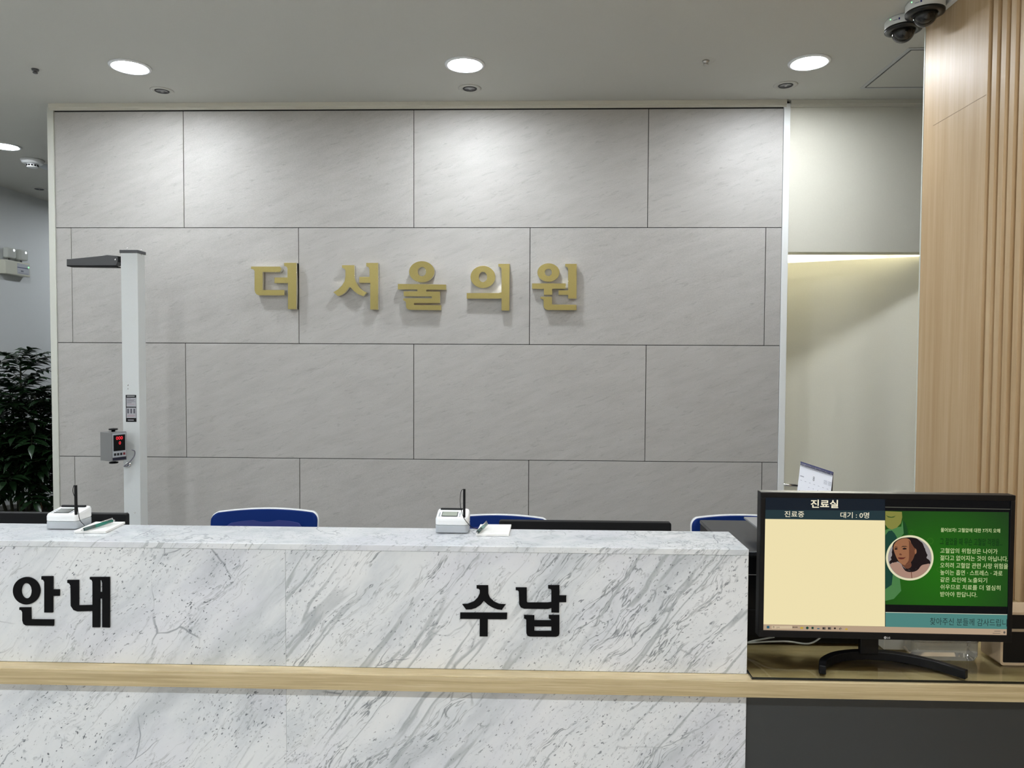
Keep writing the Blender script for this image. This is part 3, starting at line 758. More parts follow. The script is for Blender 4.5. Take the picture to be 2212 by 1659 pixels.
def pen(p0, p1, colr, label):
    d = (p1-p0); Ln = d.length; r = empty('ballpoint_pen', p0)
    def seg(a, b, r0, r1, s=12): return lambda bm: add_tube(bm, [p0+d*a, p0+d*b], [r0, r1], s)
    mesh('tip', seg(0, 0.10, 0.0008, 0.0030), 'chrome', r)
    mesh('grip', seg(0.10, 0.40, 0.0042, 0.0046), mat('grip_clear', srgb(70, 90, 88), 0.2), r)
    mesh('barrel', seg(0.40, 0.93, 0.0046, 0.0046), colr, r)
    mesh('button', seg(0.93, 1.0, 0.0030, 0.0028), 'chrome', r)
    n = Vector((0, 0, 0.007))
    mesh('clip', lambda bm: add_tube(bm, [p0+d*0.95, p0+d*0.94+n, p0+d*0.60+n*0.85], [0.0018, 0.0018, 0.0014], 6), 'chrome', r)
    tag(r, label, 'pen', 'ballpoint pens on the notepads')
ph = TOP+0.0065+0.0048
pen(at(174, 1146, 'z', ph), at(247, 1124, 'z', ph+0.004), 'green_clear', 'green clear ballpoint pen lying across the left notepad')
pen(at(1030, 1151, 'z', ph), at(1052, 1131, 'z', ph+0.006), 'clear_green', 'pale green clear ballpoint pen on the notepad near the middle')

# ==================================================================== HEIGHT MEASURING COLUMN
SX0, SX1, SY0, SY1 = -1.284, -1.206, -0.45, -0.385
r = empty('height_scale', ((SX0+SX1)/2, (SY0+SY1)/2, 0))
box('column', (SX0, SY0, 0.10), (SX1, SY1, 1.985), 'powder_white', r, 0.0012)
box('base_plate', (-1.52, -0.95, 0.02), (-1.10, -0.36, 0.10), 'powder_white', r, 0.01)
for x in (-1.47, -1.15):
    for y in (-0.90, -0.42):
        mesh('foot', lambda bm: add_lathe(bm, [(0, 0), (0.02, 0), (0.02, 0.022), (0, 0.022)], 16, Matrix.Translation((x, y, 0))), 'black_matte', r)
cp = box('top_cap', (SX0-0.004, SY0-0.004, 1.978), (SX1+0.004, SY1+0.004, 1.992), 'dark_grey_plastic', r, 0.001)
def screw(name, p, nrm, rad, par):
    q = Vector(nrm).to_track_quat('Z', 'Y').to_matrix().to_4x4()
    return mesh(name, lambda bm: add_lathe(bm, [(rad, 0), (rad*0.85, rad*0.5), (rad*0.4, rad*0.75), (0, rad*0.8)], 12, Matrix.Translation(p) @ q), 'chrome', par)
screw('screw', at(275, 536.5, 'y', SY0-0.004), (0, -1, 0), 0.003, cp)
screw('screw', at(305, 540, 'x', SX1+0.004), (1, 0, 0), 0.003, cp)
screw('screw', at(305, 551, 'x', SX1), (1, 0, 0), 0.003, r)
for px, py in ((276.5, 832), (276.5, 840), (275, 1107), (291.5, 1107)): screw('screw', at(px, py, 'y', SY0), (0, -1, 0), 0.0035, r)
# measuring arm
def armo(bm):
    P = [(146, 560), (152, 560), (222, 553), (233, 551), (243, 552), (256, 553), (256, 566), (253, 574), (146, 575)]
    Q = [at(a, b, 'y', -0.43) for a, b in P]; add_prism(bm, [(q.x, q.z) for q in Q], 'y', -0.438, -0.40)
arm = mesh('head_plate', armo, 'dark_grey_plastic', r, 0.002)
def armu(bm):
    Q = [at(a, b, 'y', -0.43) for a, b in [(148, 573.5), (252, 575), (252, 577.5), (148, 576)]]; add_prism(bm, [(q.x, q.z) for q in Q], 'y', -0.442, -0.396)
mesh('underside_pad', armu, 'black_matte', arm)
a0 = at(256, 554, 'y', -0.43); a1 = at(262, 566, 'y', -0.43)
mesh('bracket', lambda bm: add_box(bm, (a0.x-0.004, -0.436, a1.z), (SX0+0.001, -0.404, a0.z)), 'black_matte', r, 0.002)
screw('screw', at(249, 561, 'y', -0.438), (0, -1, 0), 0.004, arm)
# instruction sticker
def face_rect(px0, py0, px1, py1, y, e=0.0006, back=None):
    a = at(px0, py0, 'y', y); b = at(px1, py1, 'y', y)
    return lambda bm: add_box(bm, (a.x, y-e, b.z), (b.x, (y if back is None else back), a.z))
stk = mesh('sticker', face_rect(271.5, 853, 295, 911.5, SY0), 'black_matte', r)
mat('sticker_paper', (0.42, 0.42, 0.45), 0.5); mat('sticker_ink', (0.10, 0.10, 0.12), 0.6); mat('sticker_pink', (0.40, 0.22, 0.26), 0.6)
mesh('sticker_panel', lambda bm: [face_rect(273, 859, 294, 878.5, SY0-0.0006, 0.0004)(bm), face_rect(273, 880.5, 294, 903, SY0-0.0006, 0.0004)(bm)], 'sticker_paper', stk)
def ink(bm):
    for k, wd in enumerate((8, 17, 15, 18, 10)): face_rect(274.5, 860.5+2.3*k, 274.5+wd, 861.3+2.3*k, SY0-0.001, 0.0003)(bm)
    for k in (0, 1, 2): face_rect(275+6.6*k, 883, 278.6+6.6*k, 893, SY0-0.001, 0.0003)(bm)
mesh('sticker_text', ink, 'sticker_ink', stk)
mesh('sticker_note', lambda bm: [face_rect(275, 872.8, 290, 873.6, SY0-0.001, 0.0003)(bm), face_rect(276, 896.5, 292, 897.6, SY0-0.001, 0.0003)(bm), face_rect(275, 899.2, 290, 900, SY0-0.001, 0.0003)(bm)], 'sticker_pink', stk)
mesh('sticker_title', lambda bm: [face_rect(274, 855, 291, 856.6, SY0-0.0006, 0.0004)(bm), face_rect(276, 906.6, 289, 908.2, SY0-0.0006, 0.0004)(bm)], mat('sticker_white', (0.5, 0.5, 0.52), 0.5), stk)
# control box, turned towards the user on the left
cb = Vector((-1.284, -0.530, 1.030)); RZ = math.radians(63)
head = empty('control_box', cb - r.location, RZ); head.parent = r
head.name = 'control_box'
MB = Matrix.Identity(4)
def cbx(name, lo, hi, m, par=head, bev=0):
    bm = bmesh.new(); add_box(bm, lo, hi); return finish(name, bm, m, par, bev)
cbx('control_housing', (-0.036, -0.042, 0), (0.036, 0.042, 0.130), 'mid_grey_plastic', bev=0.002)
def knob(z, s):
    bm = bmesh.new(); add_lathe(bm, [(0, 0), (0.008, 0), (0.008, 0.006*s), (0.019, 0.008*s), (0.019, 0.014*s), (0, 0.016*s)], 10, Matrix.Translation((0, 0, z))); finish('knob', bm, 'black_satin', head)
knob(0.130, 1); knob(0.0, -1)
cbx('faceplate', (-0.032, -0.0432, 0.018), (0.032, -0.0424, 0.126), 'light_grey_plastic')
cbx('display', (-0.028, -0.0440, 0.046), (0.028, -0.0434, 0.118), 'black_satin')
cbx('name_strip', (-0.032, -0.0432, 0.004), (0.032, -0.0424, 0.016), mat('navy', srgb(30, 32, 50), 0.4))
mat('led_red', (0.3, 0, 0), 0.5, emit=(1.0, 0.04, 0.06), estr=0.9)
mat('button_dark', srgb(30, 32, 34), 0.5); mat('button_red', srgb(120, 40, 45), 0.5)
DM = Matrix.Translation((0, -0.0444, 0)) @ FACE
link_mesh('digits', fit_text('000', -0.016, 0.016, 0.096, 0.111, 0.008), 'led_red', head, DM)
link_mesh('digits', fit_text('0', -0.003, 0.007, 0.074, 0.088, 0.008), 'led_red', head, DM)
for k in range(4): cbx('button', (-0.026+0.0145*k, -0.0440, 0.025), (-0.016+0.0145*k, -0.0432, 0.036), 'button_red' if k == 3 else 'button_dark')
# cable looping to a steel ring
cpt = [at(285, 972, 'y', -0.52), at(291, 975, 'y', -0.50), at(290, 985, 'y', -0.49), at(280, 998, 'y', -0.48), at(268, 1007, 'y', -0.47), at(274, 1006, 'y', -0.46), at(277, 1005, 'y', -0.452)]
mesh('cable', lambda bm: add_tube(bm, spline(cpt, 6), 0.0026, 8), mat('grey_cable', (0.22, 0.22, 0.26), 0.5), r)
rp = at(278, 1004, 'y', SY0)
mesh('cable_grommet', lambda bm: add_lathe(bm, [(0.014, 0), (0.014, 0.006), (0.010, 0.010), (0.005, 0.010), (0.004, 0.004), (0, 0.004)], 20, Matrix.Translation(rp) @ Matrix.Rotation(PI/2, 4, 'X')), 'chrome', r)
tag(r, 'tall white height measuring column with grey head arm and red digit display', 'height scale')

# ==================================================================== LARGE MONITOR ON THE DESK
dc = ray(1916, 1226); MC = CAM + dc*1.774
MYAW = math.radians(-1.0)
n = Vector((math.sin(MYAW), -math.cos(MYAW), 0)); ex = Vector((math.cos(MYAW), math.sin(MYAW), 0))
mon = empty('display_monitor', (MC.x, MC.y, GZ), MYAW)
def ml(px, py):
    """pixel -> (x, z) in the monitor's own plane"""
    p = at_plane(px, py, MC, n) - Vector((MC.x, MC.y, GZ)); return (p.dot(ex), p.z)
cs = [ml(1639.6, 1063.5), ml(2192, 1070), ml(2188, 1388), ml(1643, 1376)]
bx0 = (cs[0][0]+cs[3][0])/2; bx1 = (cs[1][0]+cs[2][0])/2; bz1 = (cs[0][1]+cs[1][1])/2; bz0 = (cs[2][1]+cs[3][1])/2
ss = [ml(1652, 1075.5), ml(2180, 1081.5), ml(2179.8, 1373.5), ml(1651.5, 1361)]
sx0 = (ss[0][0]+ss[3][0])/2; sx1 = (ss[1][0]+ss[2][0])/2; sz1 = (ss[0][1]+ss[1][1])/2; sz0 = (ss[2][1]+ss[3][1])/2
def mlocal(name, build, m, par=None, bev=0, smooth=False):
    bm = bmesh.new(); build(bm); return finish(name, bm, m, par or mon, bev, smooth=smooth)
def bezel(bm):
    add_box(bm, (bx0, 0.003, bz0), (bx1, 0.030, bz1))
    add_box(bm, (bx0, 0.0, bz0), (bx1, 0.003, sz0)); add_box(bm, (bx0, 0.0, sz1), (bx1, 0.003, bz1))
    add_box(bm, (bx0, 0.0, sz0), (sx0, 0.003, sz1)); add_box(bm, (sx1, 0.0, sz0), (bx1, 0.003, sz1))
bz = mlocal('bezel', bezel, 'black_satin', bev=0.0012)
mlocal('rear_housing', lambda bm: add_prism(bm, rrect(bx0+0.06, bz0+0.03, bx1-0.06, bz1-0.05, 0.03), 'y', 0.0302, 0.055), 'black_matte', bev=0.008)
mlocal('neck', lambda bm: add_box(bm, (-0.036, 0.052, 0.018), (0.008, 0.068, bz0+0.08)), 'black_satin', bev=0.002)
def arc(bm):
    # arc foot: part of a ring, its ends pointing to the viewer
    P = [Vector(q) for q in ((-0.158, -0.030), (-0.140, 0.012), (-0.098, 0.050), (-0.045, 0.070), (0.005, 0.073), (0.062, 0.060), (0.122, 0.022), (0.172, -0.036))]
    P = [Vector((q.x, q.y, 0)) for q in P]; S = spline(P, 6); prev = None
    for i, p in enumerate(S):
        d = (S[min(i+1, len(S)-1)]-S[max(i-1, 0)]).normalized(); nn = Vector((-d.y, d.x, 0)); t = i/(len(S)-1)
        wd = 0.008 + 0.003*math.sin(PI*t); hh = 0.0205
        cur = [bm.verts.new(v) for v in (p-nn*wd, p+nn*wd, p+nn*wd*0.9+Vector((0, 0, hh)), p-nn*wd*0.9+Vector((0, 0, hh)))]
        if prev:
            for k in range(4): bm.faces.new((prev[k], prev[(k+1) % 4], cur[(k+1) % 4], cur[k]))
        else: bm.faces.new(cur[::-1])
        prev = cur
    bm.faces.new(prev)
mlocal('foot', arc, 'black_satin', bev=0.0015)
# picture on the screen: flat coloured areas, a hair apart
def smat(nm, c, s=1.0): return mat('screen_'+nm, (0.005, 0.005, 0.005), 0.25, emit=srgb(*c), estr=s*0.91, spec=0.08)
smat('black', (3, 5, 9)); smat('navy', (17, 27, 38)); smat('teal', (32, 52, 58)); smat('cream', (238, 224, 176)); smat('taskbar', (178, 155, 130))
smat('white', (240, 232, 205)); smat('banner', (74, 128, 122)); smat('ink', (32, 48, 50)); smat('text', (190, 205, 150)); smat('hand', (8, 48, 14)); smat('line', (90, 92, 82))
smat('skin', (150, 102, 72)); smat('skin_dark', (104, 64, 46)); smat('hair', (24, 15, 18)); smat('knit', (166, 132, 116)); smat('ring', (222, 218, 182)); smat('backdrop', (150, 145, 145)); smat('lip', (92, 40, 34))
smat('face', (128, 128, 62)); smat('coat', (72, 122, 70)); smat('tie', (20, 62, 50)); smat('lapel', (20, 66, 28)); smat('bubble', (40, 100, 22)); smat('grey', (95, 88, 80)); smat('blue', (40, 90, 110)); smat('yellow', (190, 160, 60)); smat('searchbar', (205, 185, 155)); smat('separator', (200, 205, 185))
gt = NT('screen_green', 0.25); gt.b.inputs['Base Color'].default_value = (0.005, 0.005, 0.005, 1); gt.b.inputs['Specular IOR Level'].default_value = 0.08
gv = gt.n('ShaderNodeVectorMath', {0: gt.n('ShaderNodeTexCoord').outputs['Object'], 1: (0.12, 0, 0.24)}, operation='DISTANCE').outputs['Value']
gc = gt.ramp(gv, [(0.0, srgb(28, 96, 12)), (0.09, srgb(26, 84, 14)), (0.22, srgb(24, 54, 22))])
gt.link(gc, 'Emission Color'); gt.b.inputs['Emission Strength'].default_value = 1.0
FY = 0.0026
scr = mlocal('screen', lambda bm: add_box(bm, (sx0, FY, sz0), (sx1, 0.00295, sz1)), 'screen_black')
lvl = [0]
def S8(x, y): return ml(1620+x/3.3176, 1040+y/3.3176)       # crop of the whole monitor
def S1(x, y): return ml(1900+x/6.913, 1060+y/6.913)         # crop of the green picture
def clampx(p): return (min(max(p[0], sx0), sx1), min(max(p[1], sz0), sz1))
def flat(name, loops, m, k, conv=S8):
    """outline on the screen in crop pixels; k = layer"""
    W = [[clampx(conv(*p)) for p in lp] for lp in loops]
    me = curve_mesh(W, 0.0) if len(W) > 1 else None
    y = FY - 0.00012*k
    if me is None:
        bm = bmesh.new(); f = bm.faces.new([bm.verts.new((p[0], y, p[1])) for p in W[0]]); bmesh.ops.triangulate(bm, faces=[f]) if len(W[0]) > 4 else None
        for f in bm.faces:
            f.normal_update()
            if f.normal.y > 0: f.normal_flip()
        me = bpy.data.meshes.new(name); bm.to_mesh(me); bm.free()
        return link_mesh(name, me, m, scr, Matrix.Identity(4))
    return link_mesh(name, me, m, scr, Matrix.Translation((0, y, 0)) @ FACE)
def quad(x0, y0, x1, y1): return [[(x0, y0), (x1, y0), (x1, y1), (x0, y1)]]
def quad4(a, b, c, d): return [[a, b, c, d]]
XR = 1870
flat('title_bar', quad4((95, 105), (971, 118), (971, 212), (95, 205)), 'screen_navy', 1)
flat('column_header', quad4((95, 205), (971, 211), (971, 281), (95, 270)), 'screen_teal', 1)
flat('blank_list', quad4((95, 270), (971, 281), (971, 1042), (95, 1026)), 'screen_cream', 1)
flat('taskbar', quad4((95, 1026), (XR, 1060), (XR, 1115), (95, 1070)), 'screen_taskbar', 1)
flat('window_edge', quad4((973, 183), (XR, 199), (XR, 203), (973, 188)), 'screen_line', 1)
flat('video_picture', quad4((975, 212), (1860, 222), (1860, 900), (975, 884)), 'screen_green', 1)
flat('banner', quad4((975, 938), (XR, 956), (XR, 1062), (975, 1044)), 'screen_banner', 2)
flat('banner_edge', quad4((975, 938), (XR, 955), (XR, 959), (975, 942)), 'screen_separator', 3)
def label_text(name, txt, x0, y0, x1, y1, m, k, conv, bold=0.0):
    """text inside the box x0..x1 by y0..y1, sheared with the crop's own slope"""
    a = conv(x0, y1); b = conv(x1, y1); c = conv(x0, y0)
    me = fit_text(txt, min(a[0], sx1), min(b[0], sx1), a[1], c[1], bold)
    return link_mesh(name, me, m, scr, Matrix.Translation((0, FY-0.00012*k, 0)) @ FACE)
label_text('title_text', '진료실', 437, 131, 635, 190, 'screen_white', 3, S8, 0.022)
label_text('header_text', '진료중', 250, 213, 390, 256, 'screen_white', 3, S8, 0.004)
label_text('header_text', '대기 : 0명', 651, 220, 856, 263, 'screen_white', 3, S8, 0.004)
label_text('banner_text', '찾아주신 분들께 감사드립니', 1293, 978, 1862, 1030, 'screen_ink', 4, S8, 0.0)
for s, x1, y0, y1 in [('고혈압의 위험성은 나이가', 1770, 858, 936), ('젊다고 없어지는 것이 아닙니다.', 1925, 966, 1046), ('오히려 고혈압 관련 사망 위험을', 1925, 1074, 1156),
                      ('높이는 흡연 · 스트레스 · 과로', 1843, 1182, 1262), ('같은 요인에 노출되기', 1612, 1292, 1368), ('쉬우므로 치료를 더 열심히', 1812, 1402, 1478), ('받아야 한답니다.', 1465, 1510, 1586)]:
    label_text('caption_line', s, 912, y0, x1, y1, 'screen_text', 4, S1, 0.006)
label_text('caption_heading', '물어보자! 고혈압에 대한 7가지 오해', 920, 556, 1808, 620, 'screen_text', 4, S1, 0.012)
label_text('handwritten_line', '그 젊었을 때 무슨 고혈압 걱정을...', 908, 705, 1842, 815, 'screen_hand', 4, S1, 0.012)
# man at the left edge of the picture: chin, shirt, tie
flat('shirt', [[(92, 590), (180, 560), (330, 540), (350, 440), (385, 480), (370, 640), (300, 720), (250, 800), (160, 1100), (160, 1300), (190, 1420), (330, 1500), (220, 1620), (92, 1650)]], 'screen_coat', 2, S1)
flat('lapel', [[(350, 440), (390, 480), (425, 570), (430, 668), (370, 665), (385, 560)]], 'screen_lapel', 3, S1)
flat('chin', [[(92, 308), (340, 318), (345, 400), (325, 490), (265, 555), (190, 583), (130, 560), (92, 510)]], 'screen_face', 3, S1)
flat('smile', [[(100, 362), (130, 385), (180, 395), (220, 388), (250, 372), (220, 400), (180, 406), (130, 398)]], 'screen_lapel', 4, S1)
flat('tie', [[(92, 670), (140, 605), (190, 598), (230, 640), (265, 700), (180, 800), (150, 1000), (165, 1250), (188, 1410), (92, 1475)]], 'screen_tie', 3, S1)
flat('bubble', [ell(765, 755, 52, 50, 30), ell(765, 755, 36, 34, 30)], 'screen_bubble', 2, S1)
flat('bubble', [ell(480, 620, 34, 32, 24), ell(480, 620, 24, 22, 24)], 'screen_bubble', 3, S1)
flat('bubble', [ell(900, 1180, 42, 40, 24), ell(900, 1180, 28, 26, 24)], 'screen_bubble', 2, S1)
# round portrait of a dark-haired woman in a pale knit
flat('portrait_ring', [ell(457, 1006, 356, 338, 64)], 'screen_ring', 5, S1)
flat('portrait_backdrop', [ell(457, 1006, 325, 308, 64)], 'screen_backdrop', 6, S1)
def sm(pts, n=6):
    """closed smooth outline through the points"""
    P = [Vector((*p, 0)) for p in pts]; N = len(P); out = []
    for i in range(N):
        p0, p1, p2, p3 = P[i-1], P[i], P[(i+1) % N], P[(i+2) % N]
        for k in range(n):
            t = k/n; v = 0.5*((2*p1) + (-p0+p2)*t + (2*p0-5*p1+4*p2-p3)*t*t + (-p0+3*p1-3*p2+p3)*t**3); out.append((v.x, v.y))
    return out
flat('portrait_hair', [sm([(198, 850), (205, 800), (245, 755), (330, 712), (440, 699), (500, 703), (560, 716), (605, 752), (650, 790), (648, 830), (688, 872), (680, 915), (722, 960), (706, 1005), (748, 1040), (765, 1085), (732, 1110), (700, 1100), (690, 1140), (640, 1135), (600, 1180), (550, 1170), (510, 1206), (460, 1190), (400, 1175), (330, 1100), (270, 1060), (232, 1098), (200, 1075), (165, 1100), (152, 1062), (182, 1030), (172, 1000), (200, 960), (186, 920), (204, 885)], 3)], 'screen_hair', 7, S1)
flat('portrait_sweater', [sm([(162, 1112), (200, 1082), (262, 1070), (320, 1100), (372, 1180), (480, 1206), (570, 1190), (630, 1120), (700, 1100), (752, 1098), (720, 1180), (650, 1252), (560, 1298), (457, 1312), (350, 1292), (250, 1238), (190, 1170)], 3)], 'screen_knit', 8, S1)
flat('portrait_collar', [sm([(335, 1110), (390, 1170), (470, 1192), (550, 1172), (590, 1130), (575, 1185), (490, 1218), (390, 1200)], 3)], 'screen_hair', 9, S1)
flat('placket', [[(472, 1210), (482, 1210), (492, 1308), (482, 1310)]], 'screen_skin_dark', 9, S1)
flat('portrait_face', [sm([(212, 860), (225, 800), (268, 752), (330, 722), (400, 712), (455, 735), (480, 790), (520, 850), (552, 880), (556, 930), (530, 955), (510, 1010), (480, 1060), (430, 1102), (375, 1112), (315, 1085), (272, 1030), (240, 960), (222, 910)])], 'screen_skin', 9, S1)
flat('portrait_cheek', [sm([(440, 740), (480, 790), (520, 850), (550, 882), (554, 930), (528, 955), (508, 1010), (478, 1060), (430, 1100), (390, 1108), (435, 1050), (455, 990), (450, 920), (468, 860), (450, 800)])], 'screen_skin_dark', 10, S1)
flat('portrait_ear', [sm([(528, 890), (552, 878), (556, 925), (536, 948)])], 'screen_skin', 11, S1)
flat('portrait_neck', [sm([(330, 1095), (375, 1112), (430, 1102), (470, 1075), (480, 1130), (440, 1165), (395, 1160), (350, 1125)])], 'screen_skin_dark', 8.5, S1)
flat('portrait_eye', [[(345, 865), (375, 852), (405, 860), (408, 876), (375, 882), (350, 878)]], 'screen_hair', 11, S1)
flat('portrait_eye', [[(225, 868), (250, 856), (272, 864), (272, 878), (248, 884), (230, 880)]], 'screen_hair', 11, S1)
flat('portrait_brow', [[(320, 850), (350, 828), (400, 828), (425, 845), (400, 838), (350, 840)]], 'screen_hair', 11, S1)
flat('portrait_brow', [[(218, 856), (240, 838), (272, 842), (274, 852), (242, 848)]], 'screen_hair', 11, S1)
flat('portrait_nose', [[(295, 950), (312, 935), (340, 955), (330, 967), (305, 965)]], 'screen_skin_dark', 11, S1)
flat('portrait_mouth', [[(275, 1000), (320, 998), (360, 1000), (398, 992), (365, 1022), (320, 1028), (290, 1018)]], 'screen_lip', 11, S1)
# taskbar icons
def S3(x, y): return ml(1640+x/7.373, 1320+y/7.373)
flat('start_icon', quad(124, 240, 168, 282), 'screen_blue', 3, S3)
flat('search_box', quad(202, 240, 530, 288), 'screen_searchbar', 3, S3)
flat('search_icon', [ell(233, 260, 13, 13, 16), ell(233, 260, 8, 8, 16)], 'screen_ink', 4, S3)
label_text('search_text', '검색', 275, 252, 325, 280, 'screen_grey', 4, S3)
for x in (540, 568, 596): flat('tray_icon', [ell(x+7, 262, 9, 9, 12)], 'screen_hair', 4, S3)
flat('folder_icon', quad(660, 258, 705, 290), 'screen_yellow', 4, S3)
flat('browser_icon', [ell(771, 274, 22, 22, 20)], 'screen_tie', 4, S3)
flat('app_icon', quad(838, 256, 872, 292), 'screen_tie', 4, S3)
flat('app_icon', quad(928, 276, 966, 292), 'screen_blue', 4, S3)
for x in (1012, 1100): flat('app_icon', quad(x, 262, x+50, 300), 'screen_grey', 4, S3); flat('app_icon_mark', quad(x+6, 268, x+26, 290), 'screen_hair', 5, S3)
flat('chat_icon', [ell(1211, 280, 17, 14, 16)], 'screen_hair', 4, S3)
flat('cloud_icon', [ell(1300, 288, 22, 18, 16), ell(1306, 292, 12, 9, 16)], 'screen_grey', 4, S3)
flat('app_icon', [ell(1394, 294, 22, 14, 16)], 'screen_yellow', 4, S3)
def S4(x, y): return ml(1900+x/7.09, 1280+y/7.09)
flat('clock_text', quad(1765, 592, 1862, 600), 'screen_grey', 4, S4); flat('clock_text', quad(1740, 624, 1858, 632), 'screen_grey', 4, S4)
flat('bell_icon', [ell(1920, 616, 17, 20, 14)], 'screen_grey', 4, S4)
# maker's mark on the lower bezel: round badge and two letters
mat('logo_grey', (0.45, 0.45, 0.46), 0.4)
def bez(me, nm): return link_mesh(nm, me, 'logo_grey', bz, Matrix.Translation((0, -0.0003, 0)) @ FACE)
bez(curve_mesh([[ml(1640+x/7.373, 1320+y/7.373) for x, y in ell(2006, 423, 21, 21, 28)], [ml(1640+x/7.373, 1320+y/7.373) for x, y in ell(2006, 420, 5, 5, 12)]], 0.0), 'maker_badge')
a = ml(1640+2035/7.373, 1320+438/7.373); b = ml(1640+2085/7.373, 1320+410/7.373)
bez(fit_text('LG', a[0], b[0], a[1], b[1], 0.03), 'maker_letters')
tag(mon, 'large black display monitor showing a waiting list and green health video', 'monitor')

# ==================================================================== DESK THINGS
# printer behind the monitor
r = empty('printer', (1.36, -1.70, GZ))
PX0, PX1, PY0, PY1, PZ = 1.148, 1.562, -1.882, -1.50, 0.996
mat('printer_top', srgb(44, 46, 50), 0.18)
mesh('body', lambda bm: add_box(bm, (PX0, PY0, GZ+0.0005), (PX1, PY1, PZ-0.012)), 'black_satin', r, 0.003)
mesh('top_lid', lambda bm: add_box(bm, (PX0-0.001, PY0-0.003, PZ-0.011), (PX1+0.001, PY1, PZ)), 'printer_top', r, 0.002)
mesh('front_groove', lambda bm: add_box(bm, (PX0+0.01, PY0-0.0012, PZ-0.062), (PX1-0.01, PY0-0.0002, PZ-0.060)), 'mid_grey_plastic', r)
mesh('front_tray', lambda bm: add_box(bm, (PX0+0.03, PY0-0.005, GZ+0.02), (PX1-0.03, PY0-0.0005, GZ+0.09)), 'black_matte', r, 0.002)
mesh('feeder_body', lambda bm: add_box(bm, (1.42, -1.85, PZ+0.0005), (1.556, -1.56, PZ+0.045)), 'dark_grey_plastic', r, 0.006)
def flap(bm):
    add_box(bm, (1.246, -1.842, PZ+0.034), (1.419, -1.635, PZ+0.040))
mesh('paper_tray', flap, mat('tray_grey', (0.28, 0.285, 0.29), 0.3), r, 0.0015)
tag(r, 'black printer behind the large monitor, with grey paper tray on top', 'printer')
# white cable
pts = spline([at(1600, 1389, 'y', -1.93), at(1625, 1388, 'y', -1.94), at(1660, 1386, 'y', -1.96), at(1700, 1385.5, 'y', -1.965), at(1738, 1390.5, 'y', -1.97), at(1755, 1388, 'y', -1.975), at(1770, 1379, 'y', -1.98), at(1785, 1365, 'y', -1.985)], 6)
for q in pts: q.z = max(q.z, GZ+0.003)
bm = bmesh.new(); add_tube(bm, pts, 0.0022, 8)
pts2 = spline([at(1605, 1391, 'y', -1.93), at(1625, 1385, 'y', -1.94), at(1650, 1380, 'y', -1.96), at(1672, 1376, 'y', -1.985)], 6)
add_tube(bm, pts2, 0.0022, 8)
tag(finish('power_cable', bm, mat('cable_white', (0.50, 0.52, 0.48), 0.5)), 'thin pale cables lying on the desk below the left side of the large monitor', 'cable')
# clear plastic tray and paper under the monitor
mat('paper_card', (0.60, 0.59, 0.53), 0.6)
p0 = at(1918, 1413, 'z', GZ)
cx0 = 1.522
r = empty('plastic_tray', (1.62, -1.92, GZ))
cp_ = NT('clear_plastic', 0.1)
for nd in list(cp_.t.nodes):
    if nd.type != 'OUTPUT_MATERIAL': cp_.t.nodes.remove(nd)
tr = cp_.n('ShaderNodeBsdfTransparent', {'Color': (0.86, 0.85, 0.80, 1)}); gl = cp_.n('ShaderNodeBsdfGlossy', {'Color': (1, 1, 1, 1), 'Roughness': 0.06})
df = cp_.n('ShaderNodeBsdfDiffuse', {'Color': (0.55, 0.54, 0.48, 1)})
m1 = cp_.n('ShaderNodeMixShader', {0: 0.35, 1: tr.outputs[0], 2: df.outputs[0]})
mx = cp_.n('ShaderNodeMixShader', {0: cp_.n('ShaderNodeFresnel', {'IOR': 1.5}).outputs[0], 1: m1.outputs[0], 2: gl.outputs[0]})
cp_.t.links.new(mx.outputs[0], [n for n in cp_.t.nodes if n.type == 'OUTPUT_MATERIAL'][0].inputs[0])
TX0 = at(1962, 1420, 'z', GZ).x; TX1 = at(2106, 1424, 'z', GZ).x
def tray(bm):
    lo = rrect(TX0+0.012, -1.982, TX1-0.004, -1.930, 0.012); hi = rrect(TX0, -1.990, TX1, -1.924, 0.015); n = len(lo)
    A = [bm.verts.new((p[0], p[1], GZ+0.001)) for p in lo]; M_ = [bm.verts.new((p[0], p[1], GZ+0.014)) for p in hi]; B = [bm.verts.new((p[0], p[1], GZ+0.05)) for p in hi]
    bm.faces.new(A)
    for P, Q in ((A, M_), (M_, B)):
        for i in range(n): bm.faces.new((P[i], P[(i+1) % n], Q[(i+1) % n], Q[i]))
mesh('tub', tray, 'clear_plastic', r)
mesh('rim', lambda bm: [add_tube(bm, [(*p, GZ+0.05) for p in rrect(TX0, -1.990, TX1, -1.924, 0.015)+[rrect(TX0, -1.990, TX1, -1.924, 0.015)[0]]], 0.0018, 6)], 'clear_plastic', r)
tag(r, 'low clear plastic tray on the desk behind the monitor foot', 'tray')
cx1 = at(1918.5, 1412, 'z', GZ); r = box('card_box', (cx1.x, -1.918, GZ+0.0005), (1.755, -1.87, GZ+0.10), 'paper_card', bev=0.002)
tag(r, 'off-white box standing behind the clear tray under the monitor', 'box')
